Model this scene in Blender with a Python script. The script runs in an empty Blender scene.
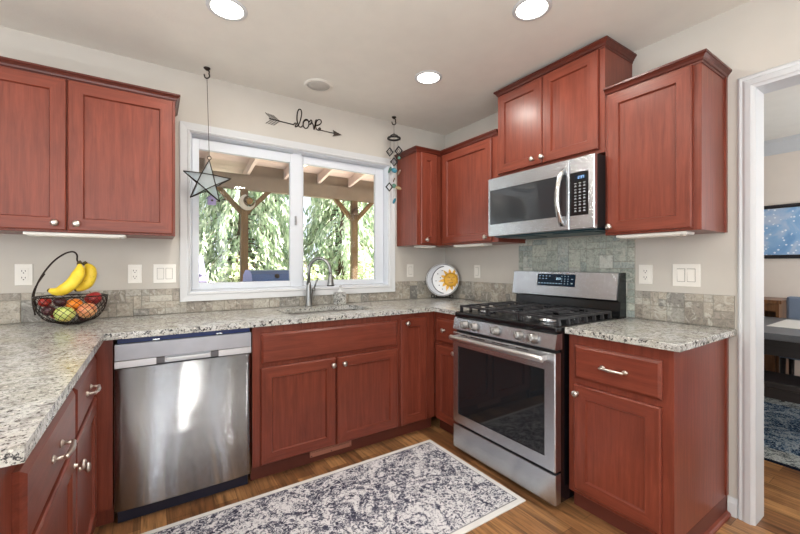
import bpy, bmesh, math, random
from mathutils import Vector, Matrix
import numpy as np
random.seed(7)
C = bpy.context.scene.collection
SC = bpy.context.scene
PI = math.pi
H = 2.484                      # ceiling height

# ---------------------------------------------------------------- camera
cam = bpy.data.objects.new('camera', bpy.data.cameras.new('camera'))
C.objects.link(cam)
cam.location = (-2.3633, -2.8198, 1.2302)
cam.rotation_euler = (PI / 2, 0, -0.5874)
cam.data.sensor_width = 36
cam.data.lens = 375.52 * 36 / 800
cam.data.shift_x = -3.58 / 800
cam.data.shift_y = -2.76 / 800
cam.data.clip_start = 0.05
SC.camera = cam

# ---------------------------------------------------------------- world, sun, window daylight
w = bpy.data.worlds.new('sky'); SC.world = w
w.use_nodes = True
nt = w.node_tree
bg = nt.nodes['Background']
sky = nt.nodes.new('ShaderNodeTexSky')
sky.sky_type = 'HOSEK_WILKIE'; sky.turbidity = 4
sky.sun_direction = Vector((0.85, -0.14, 0.58)).normalized()
mx = nt.nodes.new('ShaderNodeMixRGB'); mx.inputs[0].default_value = 0.6
mx.inputs[2].default_value = (0.85, 0.92, 1.0, 1)
nt.links.new(sky.outputs[0], mx.inputs[1]); nt.links.new(mx.outputs[0], bg.inputs[0])
bg.inputs[1].default_value = 2.4

def light(name, kind, loc, energy, color=(1, 1, 1), aim=None, **kw):
    d = bpy.data.lights.new(name, kind); d.energy = energy; d.color = color
    for k, v in kw.items(): setattr(d, k, v)
    o = bpy.data.objects.new(name, d); C.objects.link(o); o.location = loc
    if aim is not None:
        o.rotation_euler = Vector(aim).to_track_quat('-Z', 'Y').to_euler()
    return o

light('sun', 'SUN', (0, 0, 20), 46.0, (1, 0.97, 0.9), (-0.85, 0.14, -0.58), angle=0.01)
# daylight coming in through the glazed doors behind the camera, the side window and the dining window
for lx, ww, en in ((-2.45, 0.5, 13), (-1.85, 0.16, 4), (-1.15, 0.2, 5), (-3.6, 0.6, 15)):
    light('daylight_rear', 'AREA', (lx, -5.76, 1.2), en, (0.93, 0.97, 1.0), (0, 1, 0.02), shape='RECTANGLE', size=ww, size_y=2.2)
light('daylight_side', 'AREA', (-4.92, -3.2, 1.45), 62, (0.95, 0.98, 1.0), (1, 0.1, 0), shape='RECTANGLE', size=2.2, size_y=1.3)
light('daylight_dining', 'AREA', (1.9, -4.1, 1.5), 58, (0.86, 0.93, 1.0), (0, 1, 0.35), shape='RECTANGLE', size=1.2, size_y=1.5)
# unseen fill lights added behind the camera, aimed up to brighten the ceiling
for lx, ly in ((-4.2, -2.6), (-2.7, -3.8), (-1.6, -4.3)):
    light('ceiling_fill', 'AREA', (lx, ly, 0.9), 39, (0.95, 0.98, 1.0), (0, 0, 1), shape='DISK', size=0.5)
# living-room ceiling lamps behind the camera and the fourth kitchen downlight
for lx, ly in ((-2.06, -1.63), (-3.6, -3.6), (-1.2, -3.6), (-2.4, -4.8)):
    light('ceiling_lamp', 'AREA', (lx, ly, H - 0.012), 7, (1, 0.95, 0.87), (0, 0, -1), shape='DISK', size=0.16)
SC.view_settings.view_transform = 'Standard'
SC.view_settings.look = 'None'
SC.view_settings.gamma = 1
SC.view_settings.use_curve_mapping = False
SC.view_settings.exposure = 0.0
SC.cycles.max_bounces = 10
SC.cycles.diffuse_bounces = 5
SC.cycles.glossy_bounces = 4
SC.cycles.transparent_max_bounces = 16
SC.cycles.caustics_reflective = False
SC.cycles.caustics_refractive = False

# ---------------------------------------------------------------- materials
def srgb(r, g, b):
    f = lambda c: (c / 255 / 12.92) if c / 255 <= 0.04045 else ((c / 255 + 0.055) / 1.055) ** 2.4
    return (f(r), f(g), f(b), 1)

class N:
    """tiny node-graph helper"""
    def __init__(s, name):
        s.m = bpy.data.materials.new(name); s.m.use_nodes = True
        s.t = s.m.node_tree; s.b = s.t.nodes['Principled BSDF']
    def n(s, kind, **kw):
        x = s.t.nodes.new('ShaderNode' + kind)
        for k, v in kw.items():
            if k in x.inputs.keys() if isinstance(k, str) else False: x.inputs[k].default_value = v
            else: setattr(x, k, v)
        return x
    def l(s, a, b): s.t.links.new(a, b)
    def ramp(s, src, stops, interp='LINEAR'):
        r = s.n('ValToRGB'); r.color_ramp.interpolation = interp
        e = r.color_ramp.elements
        while len(e) < len(stops): e.new(0.5)
        for i, (p, c) in enumerate(stops): e[i].position = p; e[i].color = c if len(c) == 4 else (*c, 1)
        s.l(src, r.inputs[0]); return r.outputs[0]
    def coord(s, scale=(1, 1, 1), kind='Object', rot=(0, 0, 0), rnd=False):
        t = s.n('TexCoord'); out = t.outputs[kind]
        if rnd:
            oi = s.n('ObjectInfo'); mm = s.n('VectorMath', operation='MULTIPLY_ADD')
            cx = s.n('CombineXYZ')
            for i, k in enumerate((7.3, 11.9, 5.1)):
                mt = s.n('Math', operation='MULTIPLY'); mt.inputs[1].default_value = k
                s.l(oi.outputs['Random'], mt.inputs[0]); s.l(mt.outputs[0], cx.inputs[i])
            ad = s.n('VectorMath', operation='ADD'); s.l(out, ad.inputs[0]); s.l(cx.outputs[0], ad.inputs[1]); out = ad.outputs[0]
        m = s.n('Mapping'); m.inputs['Scale'].default_value = scale; m.inputs['Rotation'].default_value = rot
        s.l(out, m.inputs[0]); return m.outputs[0]
    def noise(s, vec, scale=5, detail=4, rough=0.5, dist=0.0):
        x = s.n('TexNoise'); x.inputs['Scale'].default_value = scale; x.inputs['Detail'].default_value = detail
        x.inputs['Roughness'].default_value = rough; x.inputs['Distortion'].default_value = dist
        s.l(vec, x.inputs['Vector']); return x.outputs[0]
    def mix(s, fac, a, b, blend='MIX'):
        x = s.n('MixRGB', blend_type=blend)
        for i, v in enumerate((fac, a, b)):
            if hasattr(v, 'is_linked'): s.l(v, x.inputs[i])
            else: x.inputs[i].default_value = v
        return x.outputs[0]
    def bump(s, h, strength=0.2, dist=0.002):
        x = s.n('Bump'); x.inputs['Strength'].default_value = strength; x.inputs['Distance'].default_value = dist
        s.l(h, x.inputs['Height']); s.l(x.outputs[0], s.b.inputs['Normal']); return x
    def set(s, **kw):
        for k, v in kw.items(): s.b.inputs[k.replace('_', ' ')].default_value = v
        return s

def plain(name, rgb, rough=0.5, metal=0.0, var=0.06, bumps=0.0, bscale=60, spec=0.5, **kw):
    g = N(name); c = srgb(*rgb)
    v = g.noise(g.coord(), 9, 3)
    d = tuple(x * (1 - var) for x in c[:3]) + (1,); u = tuple(min(1, x * (1 + var)) for x in c[:3]) + (1,)
    g.l(g.ramp(v, [(0.3, d), (0.7, u)]), g.b.inputs['Base Color'])
    g.set(Roughness=rough, Metallic=metal)
    g.b.inputs['Specular IOR Level'].default_value = spec
    if bumps: g.bump(g.noise(g.coord(), bscale, 3), bumps)
    for k, x in kw.items(): g.b.inputs[k].default_value = x
    return g.m

def wood(name, dark, mid, lightc, axis='z', rough=0.34, fine=55, coat=0.05):
    g = N(name)
    sc = {'z': (1, 1, 0.06), 'x': (0.06, 1, 1), 'y': (1, 0.06, 1)}[axis]
    v = g.coord(sc, rnd=True)
    n1 = g.noise(v, fine, 6, 0.68, 0.5); n2 = g.noise(v, fine * 5, 3, 0.6)
    n3 = g.noise(g.coord((1, 1, 1), rnd=True), 4.5, 3, 0.5)
    c = g.ramp(n1, [(0.28, srgb(*dark)), (0.5, srgb(*mid)), (0.74, srgb(*lightc))])
    c = g.mix(g.ramp(n2, [(0.36, (0.55,) * 3), (0.56, (1,) * 3)]), g.mix(0.35, c, srgb(*dark)), c)
    c = g.mix(0.35, c, g.mix(1.0, c, g.ramp(n3, [(0.3, (0.72,) * 3), (0.7, (1.2,) * 3)]), 'MULTIPLY'))
    g.l(c, g.b.inputs['Base Color'])
    g.set(Roughness=rough); g.b.inputs['Coat Weight'].default_value = coat; g.b.inputs['Coat Roughness'].default_value = 0.22
    g.b.inputs['Specular IOR Level'].default_value = 0.42
    g.bump(n2, 0.12, 0.001)
    return g.m

M = {}
CH = ((98, 44, 31), (119, 56, 41), (136, 68, 50))
M['wood'] = wood('cherry_wood', *CH)
M['wood_h'] = wood('cherry_wood_across', *CH, axis='x')
M['wood_y'] = wood('cherry_wood_depth', *CH, axis='y')
M['crown'] = wood('dark_cherry_moulding', (66, 26, 18), (84, 34, 24), (104, 46, 32), axis='x')
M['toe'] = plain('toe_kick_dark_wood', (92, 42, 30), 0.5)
M['wall'] = plain('wall_paint', (192, 187, 179), 0.85, var=0.015, bumps=0.08, bscale=90)
M['ceiling'] = plain('ceiling_paint', (224, 221, 213), 0.9, var=0.02, bumps=0.35, bscale=75)
M['dining_wall'] = plain('dining_wall_paint', (222, 211, 200), 0.85, var=0.015)
M['white'] = plain('white_trim_paint', (200, 202, 204), 0.4, var=0.01)
M['vinyl'] = plain('white_vinyl', (210, 215, 222), 0.35, var=0.01)
M['plastic'] = plain('white_plastic', (226, 223, 216), 0.35, var=0.01)
M['gap'] = plain('shadow_gap_grey', (128, 125, 120), 0.6)
M['slot'] = plain('dark_slot', (40, 38, 36), 0.6)
M['black'] = plain('black_enamel', (14, 15, 18), 0.22)
M['blackmatte'] = plain('black_matte', (22, 22, 24), 0.55)
M['iron'] = plain('cast_iron', (46, 46, 49), 0.34, bumps=0.25, bscale=300)
M['wire'] = plain('dark_bronze_wire', (44, 34, 29), 0.4, 0.7)
M['nickel'] = plain('brushed_nickel', (205, 198, 190), 0.28, 1.0)
M['chrome'] = plain('polished_chrome', (210, 212, 214), 0.14, 1.0)
M['faucet'] = plain('brushed_grey_metal', (142, 143, 142), 0.36, 1.0)
M['sinksteel'] = plain('dull_sink_steel', (128, 127, 124), 0.5, 0.9)
M['navy'] = plain('navy_film', (24, 50, 112), 0.35)
M['navydark'] = plain('navy_black_panel', (20, 24, 46), 0.4)

ROT = 0.25
def steel(name, rgb, rough=0.27, axis='x', warp=0.0, aniso=0.8):
    g = N(name)
    sc = {'x': (1, 30, 400), 'z': (400, 30, 1)}[axis]
    n = g.noise(g.coord(sc), 2, 2)
    c = srgb(*rgb)
    g.l(g.ramp(n, [(0.3, tuple(x * 0.93 for x in c[:3])), (0.7, c)]), g.b.inputs['Base Color'])
    g.set(Metallic=1.0, Roughness=rough)
    g.b.inputs['Anisotropic'].default_value = aniso
    tg = g.n('Tangent', direction_type='UV_MAP', uv_map='UVMap'); g.l(tg.outputs[0], g.b.inputs['Tangent'])
    g.b.inputs['Anisotropic Rotation'].default_value = 0.0 if axis == 'z' else ROT
    if warp:
        wv = g.noise(g.coord((3.0, 1, 0.55)), 1.7, 1)
        g.bump(wv, warp, 0.02)
    return g.m
M['steel'] = steel('stainless_steel', (208, 213, 219), 0.27, 'x', 0.0, 0.0)
M['steel_dw'] = steel('stainless_steel_door', (180, 184, 190), 0.12, 'x', 0.0, 0.0)
def brushed(mat, spread, warp):
    """horizontal brush grooves: every groove leans its own way up or down, plus a slow bow of the sheet"""
    t = mat.node_tree; b = t.nodes['Principled BSDF']
    def nn(k, **kw):
        x = t.nodes.new('ShaderNode' + k)
        for a, v in kw.items(): setattr(x, a, v)
        return x
    tc = nn('TexCoord'); mp = nn('Mapping'); mp.inputs['Scale'].default_value = (3000, 3000, 9000); t.links.new(tc.outputs['Object'], mp.inputs[0])
    sn = nn('VectorMath', operation='FLOOR'); t.links.new(mp.outputs[0], sn.inputs[0])
    wn = nn('TexWhiteNoise'); t.links.new(sn.outputs[0], wn.inputs['Vector'])
    sep = nn('SeparateColor'); t.links.new(wn.outputs['Color'], sep.inputs[0])
    ad = nn('Math', operation='MULTIPLY'); t.links.new(sep.outputs[0], ad.inputs[0]); ad.inputs[1].default_value = 2.0
    ma = nn('Math', operation='MULTIPLY_ADD'); t.links.new(ad.outputs[0], ma.inputs[0]); ma.inputs[1].default_value = spread; ma.inputs[2].default_value = -spread
    m2 = nn('Mapping'); m2.inputs['Scale'].default_value = (4.2, 1, 0.9); t.links.new(tc.outputs['Object'], m2.inputs[0])
    no = nn('TexNoise'); no.inputs['Scale'].default_value = 1.3; no.inputs['Detail'].default_value = 1; t.links.new(m2.outputs[0], no.inputs['Vector'])
    mw = nn('Math', operation='MULTIPLY_ADD'); t.links.new(no.outputs[0], mw.inputs[0]); mw.inputs[1].default_value = warp; mw.inputs[2].default_value = -warp / 2
    cx = nn('CombineXYZ'); t.links.new(mw.outputs[0], cx.inputs[0]); t.links.new(ma.outputs[0], cx.inputs[2])
    vt = nn('VectorTransform', vector_type='VECTOR', convert_from='OBJECT', convert_to='WORLD'); t.links.new(cx.outputs[0], vt.inputs[0])
    ge = nn('NewGeometry'); av = nn('VectorMath', operation='ADD'); t.links.new(ge.outputs['Normal'], av.inputs[0]); t.links.new(vt.outputs[0], av.inputs[1])
    nv = nn('VectorMath', operation='NORMALIZE'); t.links.new(av.outputs[0], nv.inputs[0]); t.links.new(nv.outputs[0], b.inputs['Normal'])
brushed(M['steel_dw'], 0.95, 0.14)
brushed(M['steel'], 0.2, 0.04)
M['steel_light'] = plain('satin_grey_panel', (176, 180, 188), 0.4, 0.75)

def granite():
    g = N('speckled_granite')
    v = g.coord()
    a = g.noise(v, 26, 6, 0.65, 0.6); b = g.noise(v, 70, 4, 0.7); d = g.noise(v, 150, 3, 0.7); e = g.noise(v, 7, 3, 0.5)
    c = g.ramp(a, [(0.30, srgb(112, 110, 108)), (0.44, srgb(168, 168, 165)), (0.58, srgb(204, 205, 203)), (0.78, srgb(150, 148, 144))])
    c = g.mix(g.ramp(e, [(0.42, (0, 0, 0)), (0.62, (0.5,) * 3)]), c, srgb(180, 178, 164))
    c = g.mix(g.ramp(b, [(0.40, (1,) * 3), (0.455, (0,) * 3)]), c, srgb(62, 62, 64))
    c = g.mix(g.ramp(d, [(0.58, (0,) * 3), (0.66, (0.85,) * 3)]), c, srgb(76, 74, 72))
    c = g.mix(g.ramp(g.noise(v, 110, 2), [(0.62, (0,) * 3), (0.7, (0.8,) * 3)]), c, srgb(232, 228, 220))
    g.l(c, g.b.inputs['Base Color']); g.set(Roughness=0.16)
    return g.m
M['granite'] = granite()

def tile_mat(name, stops):
    g = N(name)
    geo = g.n('NewGeometry'); v = g.coord()
    tint = g.ramp(geo.outputs['Random Per Island'], stops)
    n = g.noise(v, 45, 6, 0.7, 1.2); n2 = g.noise(v, 16, 4, 0.6, 2.0)
    c = g.mix(1.0, tint, g.ramp(n, [(0.32, (0.5,) * 3), (0.5, (0.95,) * 3), (0.7, (1.2,) * 3)]), 'MULTIPLY')
    c = g.mix(g.ramp(n2, [(0.53, (0,) * 3), (0.64, (0.6,) * 3)]), c, srgb(196, 194, 184))
    g.l(c, g.b.inputs['Base Color']); g.set(Roughness=0.5); g.bump(n, 0.4, 0.003)
    return g.m
M['tile'] = tile_mat('tumbled_stone_tile', [(0, srgb(140, 132, 122)), (0.3, srgb(166, 158, 146)), (0.6, srgb(180, 172, 158)), (0.8, srgb(124, 122, 118)), (1, srgb(190, 184, 172))])
M['tile_green'] = tile_mat('tumbled_green_stone_tile', [(0, srgb(142, 150, 142)), (0.3, srgb(168, 174, 164)), (0.6, srgb(184, 188, 176)), (0.8, srgb(150, 160, 156)), (1, srgb(214, 214, 204))])
M['grout'] = plain('grout', (150, 146, 136), 0.9)

def floor_mat():
    g = N('oak_plank_floor')
    v = g.coord(rot=(0, 0, PI / 2))
    br = g.n('TexBrick'); br.offset = 0.37
    for k, x in (('Scale', 1.0), ('Mortar Size', 0.0012), ('Brick Width', 1.1), ('Row Height', 0.105), ('Mortar Smooth', 0.2), ('Bias', 0.0)): br.inputs[k].default_value = x
    br.inputs['Color1'].default_value = (0.0, 0, 0, 1); br.inputs['Color2'].default_value = (1, 1, 1, 1); br.inputs['Mortar'].default_value = (0.5, 0.5, 0.5, 1)
    g.l(v, br.inputs['Vector'])
    vv = g.coord((1, 0.07, 1))
    gr = g.noise(vv, 45, 6, 0.65, 0.6); g2 = g.noise(vv, 11, 4, 0.6, 1.0)
    plank = g.ramp(br.outputs['Color'], [(0.0, srgb(122, 82, 52)), (0.5, srgb(152, 108, 70)), (1.0, srgb(178, 132, 86))])
    c = g.mix(1.0, plank, g.ramp(gr, [(0.34, (0.38,) * 3), (0.5, (0.95,) * 3), (0.68, (1.35,) * 3)]), 'MULTIPLY')
    c = g.mix(g.ramp(g2, [(0.5, (0,) * 3), (0.7, (0.75,) * 3)]), c, srgb(88, 56, 38))
    c = g.mix(g.ramp(br.outputs['Fac'], [(0.0, (0,) * 3), (1, (0.8,) * 3)]), c, srgb(50, 32, 22))
    g.l(c, g.b.inputs['Base Color']); g.set(Roughness=0.33); g.bump(gr, 0.1, 0.002)
    return g.m
M['floor'] = floor_mat()

def rug_mat(name, cols, border):
    g = N(name)
    v = g.coord()
    big = g.noise(v, 3.6, 3, 0.55, 1.6); mid = g.noise(v, 52, 3, 0.65, 1.4); fine = g.noise(v, 170, 2, 0.6)
    # fine curls of dark thread, denser where the faded motif runs
    dens = g.ramp(big, [(0.38, (0.0,) * 3), (0.5, (0.16,) * 3), (0.56, (0.02,) * 3), (0.72, (0.14,) * 3)])
    ad = g.n('Math', operation='ADD'); g.l(mid, ad.inputs[0]); g.l(dens, ad.inputs[1])
    f2 = g.n('Math', operation='MULTIPLY_ADD'); g.l(fine, f2.inputs[0]); f2.inputs[1].default_value = 0.22; g.l(ad.outputs[0], f2.inputs[2])
    c = g.ramp(f2.outputs[0], [(0.62, srgb(*cols[0])), (0.68, srgb(*cols[1])), (0.74, srgb(*cols[2])), (0.84, srgb(*cols[3]))])
    g.l(c, g.b.inputs['Base Color']); g.set(Roughness=0.95); g.b.inputs['Specular IOR Level'].default_value = 0.1
    g.bump(fine, 0.5, 0.003)
    return g.m
M['rug'] = rug_mat('distressed_rug_pile', [(222, 221, 224), (180, 180, 188), (108, 109, 124), (58, 58, 76)], None)
M['rug_edge'] = plain('ivory_rug_border', (226, 225, 223), 0.95, bumps=0.4, bscale=200, spec=0.1)
M['rug_grey'] = plain('grey_rug_stripe', (150, 150, 154), 0.95, var=0.25, spec=0.1)
M['rug2'] = rug_mat('blue_rug_pile', [(196, 206, 212), (120, 150, 176), (52, 84, 120), (26, 40, 66)], None)
M['rug2_pale'] = rug_mat('pale_rug_border', [(206, 212, 212), (186, 192, 190), (130, 140, 146), (90, 96, 100)], None)
M['rug2_dark'] = plain('navy_rug_binding', (24, 30, 46), 0.95, spec=0.1)

def glass_mat(name, tint=(1, 1, 1, 1), refl=1.0):
    g = N(name); t = g.t; t.nodes.remove(g.b)
    tr = g.n('BsdfTransparent'); tr.inputs[0].default_value = tint
    gl = g.n('BsdfGlossy'); gl.inputs['Roughness'].default_value = 0.02
    fr = g.n('Fresnel'); fr.inputs[0].default_value = 1.45
    mu = g.n('Math', operation='MULTIPLY'); mu.inputs[1].default_value = refl; g.l(fr.outputs[0], mu.inputs[0])
    ms = g.n('MixShader'); g.l(mu.outputs[0], ms.inputs[0]); g.l(tr.outputs[0], ms.inputs[1]); g.l(gl.outputs[0], ms.inputs[2])
    g.l(ms.outputs[0], t.nodes['Material Output'].inputs['Surface'])
    return g.m
M['glass'] = glass_mat('window_glass', refl=0.6)
M['starglass'] = glass_mat('seeded_star_glass', (0.86, 0.93, 0.97, 1), 2.0)
_t = M['starglass'].node_tree; _o = _t.nodes['Material Output']; _ms = _t.nodes.new('ShaderNodeMixShader'); _ms.inputs[0].default_value = 0.32
_src = _o.inputs['Surface'].links[0].from_socket; _tl = _t.nodes.new('ShaderNodeBsdfTranslucent'); _tl.inputs[0].default_value = (0.8, 0.88, 0.92, 1)
_df = _t.nodes.new('ShaderNodeBsdfDiffuse'); _df.inputs[0].default_value = (0.8, 0.88, 0.92, 1); _m2 = _t.nodes.new('ShaderNodeMixShader')
_t.links.new(_tl.outputs[0], _m2.inputs[1]); _t.links.new(_df.outputs[0], _m2.inputs[2]); _t.links.new(_src, _ms.inputs[1]); _t.links.new(_m2.outputs[0], _ms.inputs[2]); _t.links.new(_ms.outputs[0], _o.inputs['Surface'])
g = N('oven_glass'); g.set(Base_Color=(0.012, 0.013, 0.015, 1), Roughness=0.04); g.b.inputs['Specular IOR Level'].default_value = 0.45; M['ovenglass'] = g.m
g = N('microwave_glass'); g.set(Base_Color=(0.03, 0.034, 0.038, 1), Roughness=0.05); g.b.inputs['Specular IOR Level'].default_value = 0.9; M['mwglass'] = g.m

def emit(name, col, s):
    g = N(name); g.set(Base_Color=(0, 0, 0, 1)); g.b.inputs['Emission Color'].default_value = col; g.b.inputs['Emission Strength'].default_value = s
    return g.m
M['lens'] = emit('lit_lamp_lens', (1, 0.95, 0.86, 1), 7.0)
M['digits'] = emit('blue_digits', (0.35, 0.6, 1.0, 1), 1.6)
M['icons'] = emit('pale_display_icons', (0.55, 0.75, 0.9, 1), 0.55)
M['keys'] = plain('grey_key_print', (170, 172, 175), 0.5)
M['display'] = plain('dark_blue_display', (10, 30, 48), 0.12)

# ---------------------------------------------------------------- mesh builder
class MB:
    def __init__(s): s.bm = bmesh.new()
    def _mat(s, before, mat):
        if mat:
            for f in s.bm.faces:
                if f.index == -1 or f not in before: f.material_index = mat
    def face(s, vs, mat=0, smooth=False):
        f = s.bm.faces.new(vs); f.material_index = mat; f.smooth = smooth; return f
    def v(s, *p): return s.bm.verts.new(p)
    def box(s, x0, x1, y0, y1, z0, z1, mat=0, bev=0.0, seg=2, M4=None):
        x0, x1 = min(x0, x1), max(x0, x1); y0, y1 = min(y0, y1), max(y0, y1); z0, z1 = min(z0, z1), max(z0, z1)
        t = bmesh.new()
        vs = [t.verts.new((x, y, z)) for x in (x0, x1) for y in (y0, y1) for z in (z0, z1)]
        for q in ((0, 1, 3, 2), (4, 6, 7, 5), (0, 4, 5, 1), (2, 3, 7, 6), (0, 2, 6, 4), (1, 5, 7, 3)):
            t.faces.new([vs[i] for i in q])
        if bev: bmesh.ops.bevel(t, geom=t.edges[:], offset=bev, segments=seg, affect='EDGES', profile=0.5)
        return s.merge(t, mat, M4)
    def merge(s, t, mat=None, M4=None):
        mp = {}
        for a in t.verts: mp[a] = s.bm.verts.new(M4 @ a.co if M4 is not None else a.co)
        for f in t.faces:
            try: nf = s.bm.faces.new([mp[a] for a in f.verts])
            except ValueError: continue
            nf.material_index = f.material_index if mat is None else mat; nf.smooth = f.smooth
        t.free(); return s
    def tube(s, pts, r, seg=8, closed=False, mat=0, caps=True):
        pts = [Vector(p) for p in pts]; n = len(pts)
        rs = r if isinstance(r, (list, tuple)) else [r] * n
        tg = []
        for i in range(n):
            a = pts[(i - 1) % n] if (closed or i) else pts[0]; b = pts[(i + 1) % n] if (closed or i < n - 1) else pts[-1]
            d = (b - a); tg.append(d.normalized() if d.length > 1e-9 else Vector((0, 0, 1)))
        up = Vector((0, 0, 1)) if abs(tg[0].z) < 0.9 else Vector((1, 0, 0))
        u = tg[0].cross(up).normalized(); rings = []
        for i in range(n):
            u = (u - tg[i] * u.dot(tg[i])); u = u.normalized() if u.length > 1e-6 else tg[i].orthogonal().normalized()
            vv = tg[i].cross(u)
            rings.append([s.bm.verts.new(pts[i] + (u * math.cos(k * 2 * PI / seg) + vv * math.sin(k * 2 * PI / seg)) * rs[i]) for k in range(seg)])
        for i in range(n if closed else n - 1):
            A, B = rings[i], rings[(i + 1) % n]
            for k in range(seg): s.face([A[k], A[(k + 1) % seg], B[(k + 1) % seg], B[k]], mat, True)
        if caps and not closed:
            s.face(rings[0][::-1], mat); s.face(rings[-1], mat)
        return s
    def lathe(s, prof, c=(0, 0, 0), seg=24, mat=0, M4=None, smooth=True, cap=True):
        """prof: (radius, height) from bottom to top around z"""
        T = Matrix.Translation(c) @ (M4 if M4 is not None else Matrix.Identity(4))
        rings = []
        for r, z in prof:
            if r < 1e-6: rings.append([s.bm.verts.new(T @ Vector((0, 0, z)))])
            else: rings.append([s.bm.verts.new(T @ Vector((r * math.cos(k * 2 * PI / seg), r * math.sin(k * 2 * PI / seg), z))) for k in range(seg)])
        for A, B in zip(rings, rings[1:]):
            for k in range(seg):
                k2 = (k + 1) % seg
                if len(A) == 1 and len(B) == 1: continue
                if len(A) == 1: s.face([A[0], B[k2], B[k]][::-1], mat, smooth)
                elif len(B) == 1: s.face([A[k], A[k2], B[0]], mat, smooth)
                else: s.face([A[k], A[k2], B[k2], B[k]], mat, smooth)
        if cap and len(rings[0]) > 1: s.face(rings[0][::-1], mat)
        if cap and len(rings[-1]) > 1: s.face(rings[-1], mat)
        return s
    def ball(s, c, r, seg=16, rings=10, mat=0, M4=None):
        rr = r if isinstance(r, (tuple, list)) else (r, r, r)
        t = bmesh.new(); bmesh.ops.create_uvsphere(t, u_segments=seg, v_segments=rings, radius=1)
        for f in t.faces: f.smooth = True
        T = Matrix.Translation(c) @ (M4 if M4 is not None else Matrix.Identity(4)) @ Matrix.Diagonal((*rr, 1))
        return s.merge(t, mat, T)
    def prism(s, poly, h0, h1, plane='xz', mat=0):
        """extrude a 2-D polygon; plane names the two axes of the polygon"""
        def p(a, b, h): return {'xz': (a, h, b), 'yz': (h, a, b), 'xy': (a, b, h)}[plane]
        A = [s.bm.verts.new(p(a, b, h0)) for a, b in poly]; B = [s.bm.verts.new(p(a, b, h1)) for a, b in poly]
        n = len(poly)
        s.face(A[::-1], mat); s.face(B, mat)
        for i in range(n): s.face([A[i], A[(i + 1) % n], B[(i + 1) % n], B[i]], mat)
        return s
    def sweep(s, path, prof, closed, fn, mat=0, mats=None):
        """mitred moulding: path 2-D points, prof [(out, height)], fn(u, v, h) -> 3-D"""
        n = len(path); P = [Vector(p) for p in path]; rings = []
        for i in range(n):
            d0 = (P[i] - P[i - 1]).normalized() if (closed or i) else None
            d1 = (P[(i + 1) % n] - P[i]).normalized() if (closed or i < n - 1) else None
            d0 = d0 or d1; d1 = d1 or d0
            n0 = Vector((d0.y, -d0.x)); n1 = Vector((d1.y, -d1.x)); m = n0 + n1
            m = m / max(1e-6, m.dot(n0))
            rings.append([s.bm.verts.new(fn(P[i].x + m.x * o, P[i].y + m.y * o, h)) for o, h in prof])
        k = len(prof)
        for i in range(n if closed else n - 1):
            A, B = rings[i], rings[(i + 1) % n]
            for j in range(k): s.face([A[j], A[(j + 1) % k], B[(j + 1) % k], B[j]], mats[i] if mats else mat)
        if not closed: s.face(rings[0], mat); s.face(rings[-1][::-1], mat)
        return s
    def build(s, name, mats, parent=None, loc=None, fix=True):
        if fix: bmesh.ops.recalc_face_normals(s.bm, faces=s.bm.faces)
        if any(q.name.startswith('stainless') for q in (mats if isinstance(mats, (list, tuple)) else [mats])):
            uv = s.bm.loops.layers.uv.new('UVMap')     # brushed along x
            for f in s.bm.faces:
                for lp in f.loops: lp[uv].uv = (lp.vert.co.x + 0.31 * lp.vert.co.y, lp.vert.co.z + 0.17 * lp.vert.co.y)
        me = bpy.data.meshes.new(name); s.bm.to_mesh(me); s.bm.free()
        for m in (mats if isinstance(mats, (list, tuple)) else [mats]): me.materials.append(m)
        o = bpy.data.objects.new(name, me); C.objects.link(o)
        if parent: o.parent = parent
        if loc: o.location = loc
        return o

def tag(o, label, cat, group=None, kind=None):
    o['label'] = label; o['category'] = cat
    if group: o['group'] = group
    if kind: o['kind'] = kind
    return o
def thing(name, label, cat, loc=(0, 0, 0), rz=0.0, group=None):
    o = bpy.data.objects.new(name, None); C.objects.link(o); o.location = loc; o.rotation_euler = (0, 0, rz)
    o.empty_display_size = 0.1
    return tag(o, label, cat, group)
def struct(name, mb, m, parent=None, label=None):
    o = mb.build(name, m, parent); o['kind'] = 'structure'
    if label: o['label'] = label
    return o
RW = -PI / 2      # things on the range wall: local x runs away from the corner, -y faces the room
LW = PI / 2       # things on the opposite run

# ================================================================ THE SETTING
m = MB(); m.box(-5.0, 3.0, -5.8, 0.0, -0.1, 0.0); struct('floor', m, M['floor'])
m = MB(); m.box(-5.2, 3.2, -6.0, 0.2, H, H + 0.12); struct('ceiling', m, M['ceiling'])
WX0, WX1, WZ0, WZ1 = -2.165, -0.645, 1.045, 2.095            # rough window opening
m = MB()
m.box(-5.2, WX0, 0, 0.16, -0.1, H); m.box(WX1, 3.2, 0, 0.16, -0.1, H)
m.box(WX0, WX1, 0, 0.16, -0.1, WZ0); m.box(WX0, WX1, 0, 0.16, WZ1, H); struct('wall_back', m, M['wall'])
DY0, DY1, DZ = -2.268, -3.25, 2.062                            # doorway to the dining room
m = MB(); m.box(0, 0.12, DY0 + 0.0185, 0, 0, H); m.box(0, 0.12, -5.8, DY1 - 0.0185, 0, H); m.box(0, 0.12, DY1 - 0.0185, DY0 + 0.0185, DZ + 0.0185, H)
struct('wall_right', m, M['wall'])
m = MB(); m.box(-5.12, -5.0, -5.8, -4.5, 0, H); m.box(-5.12, -5.0, -1.9, 0, 0, H); m.box(-5.12, -5.0, -4.5, -1.9, 0, 0.7); m.box(-5.12, -5.0, -4.5, -1.9, 2.2, H)
struct('wall_left', m, M['wall'])
m = MB(); 
for a, b in ((-5.12, -3.9), (-3.3, -2.73), (-2.17, -1.93), (-1.77, -1.25), (-1.05, 3.1)): m.box(a, b, -5.92, -5.8, 0, H)
m.box(-3.9, -1.05, -5.9199, -5.8001, 2.32, H)
struct('wall_rear', m, M['wall'])
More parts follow.
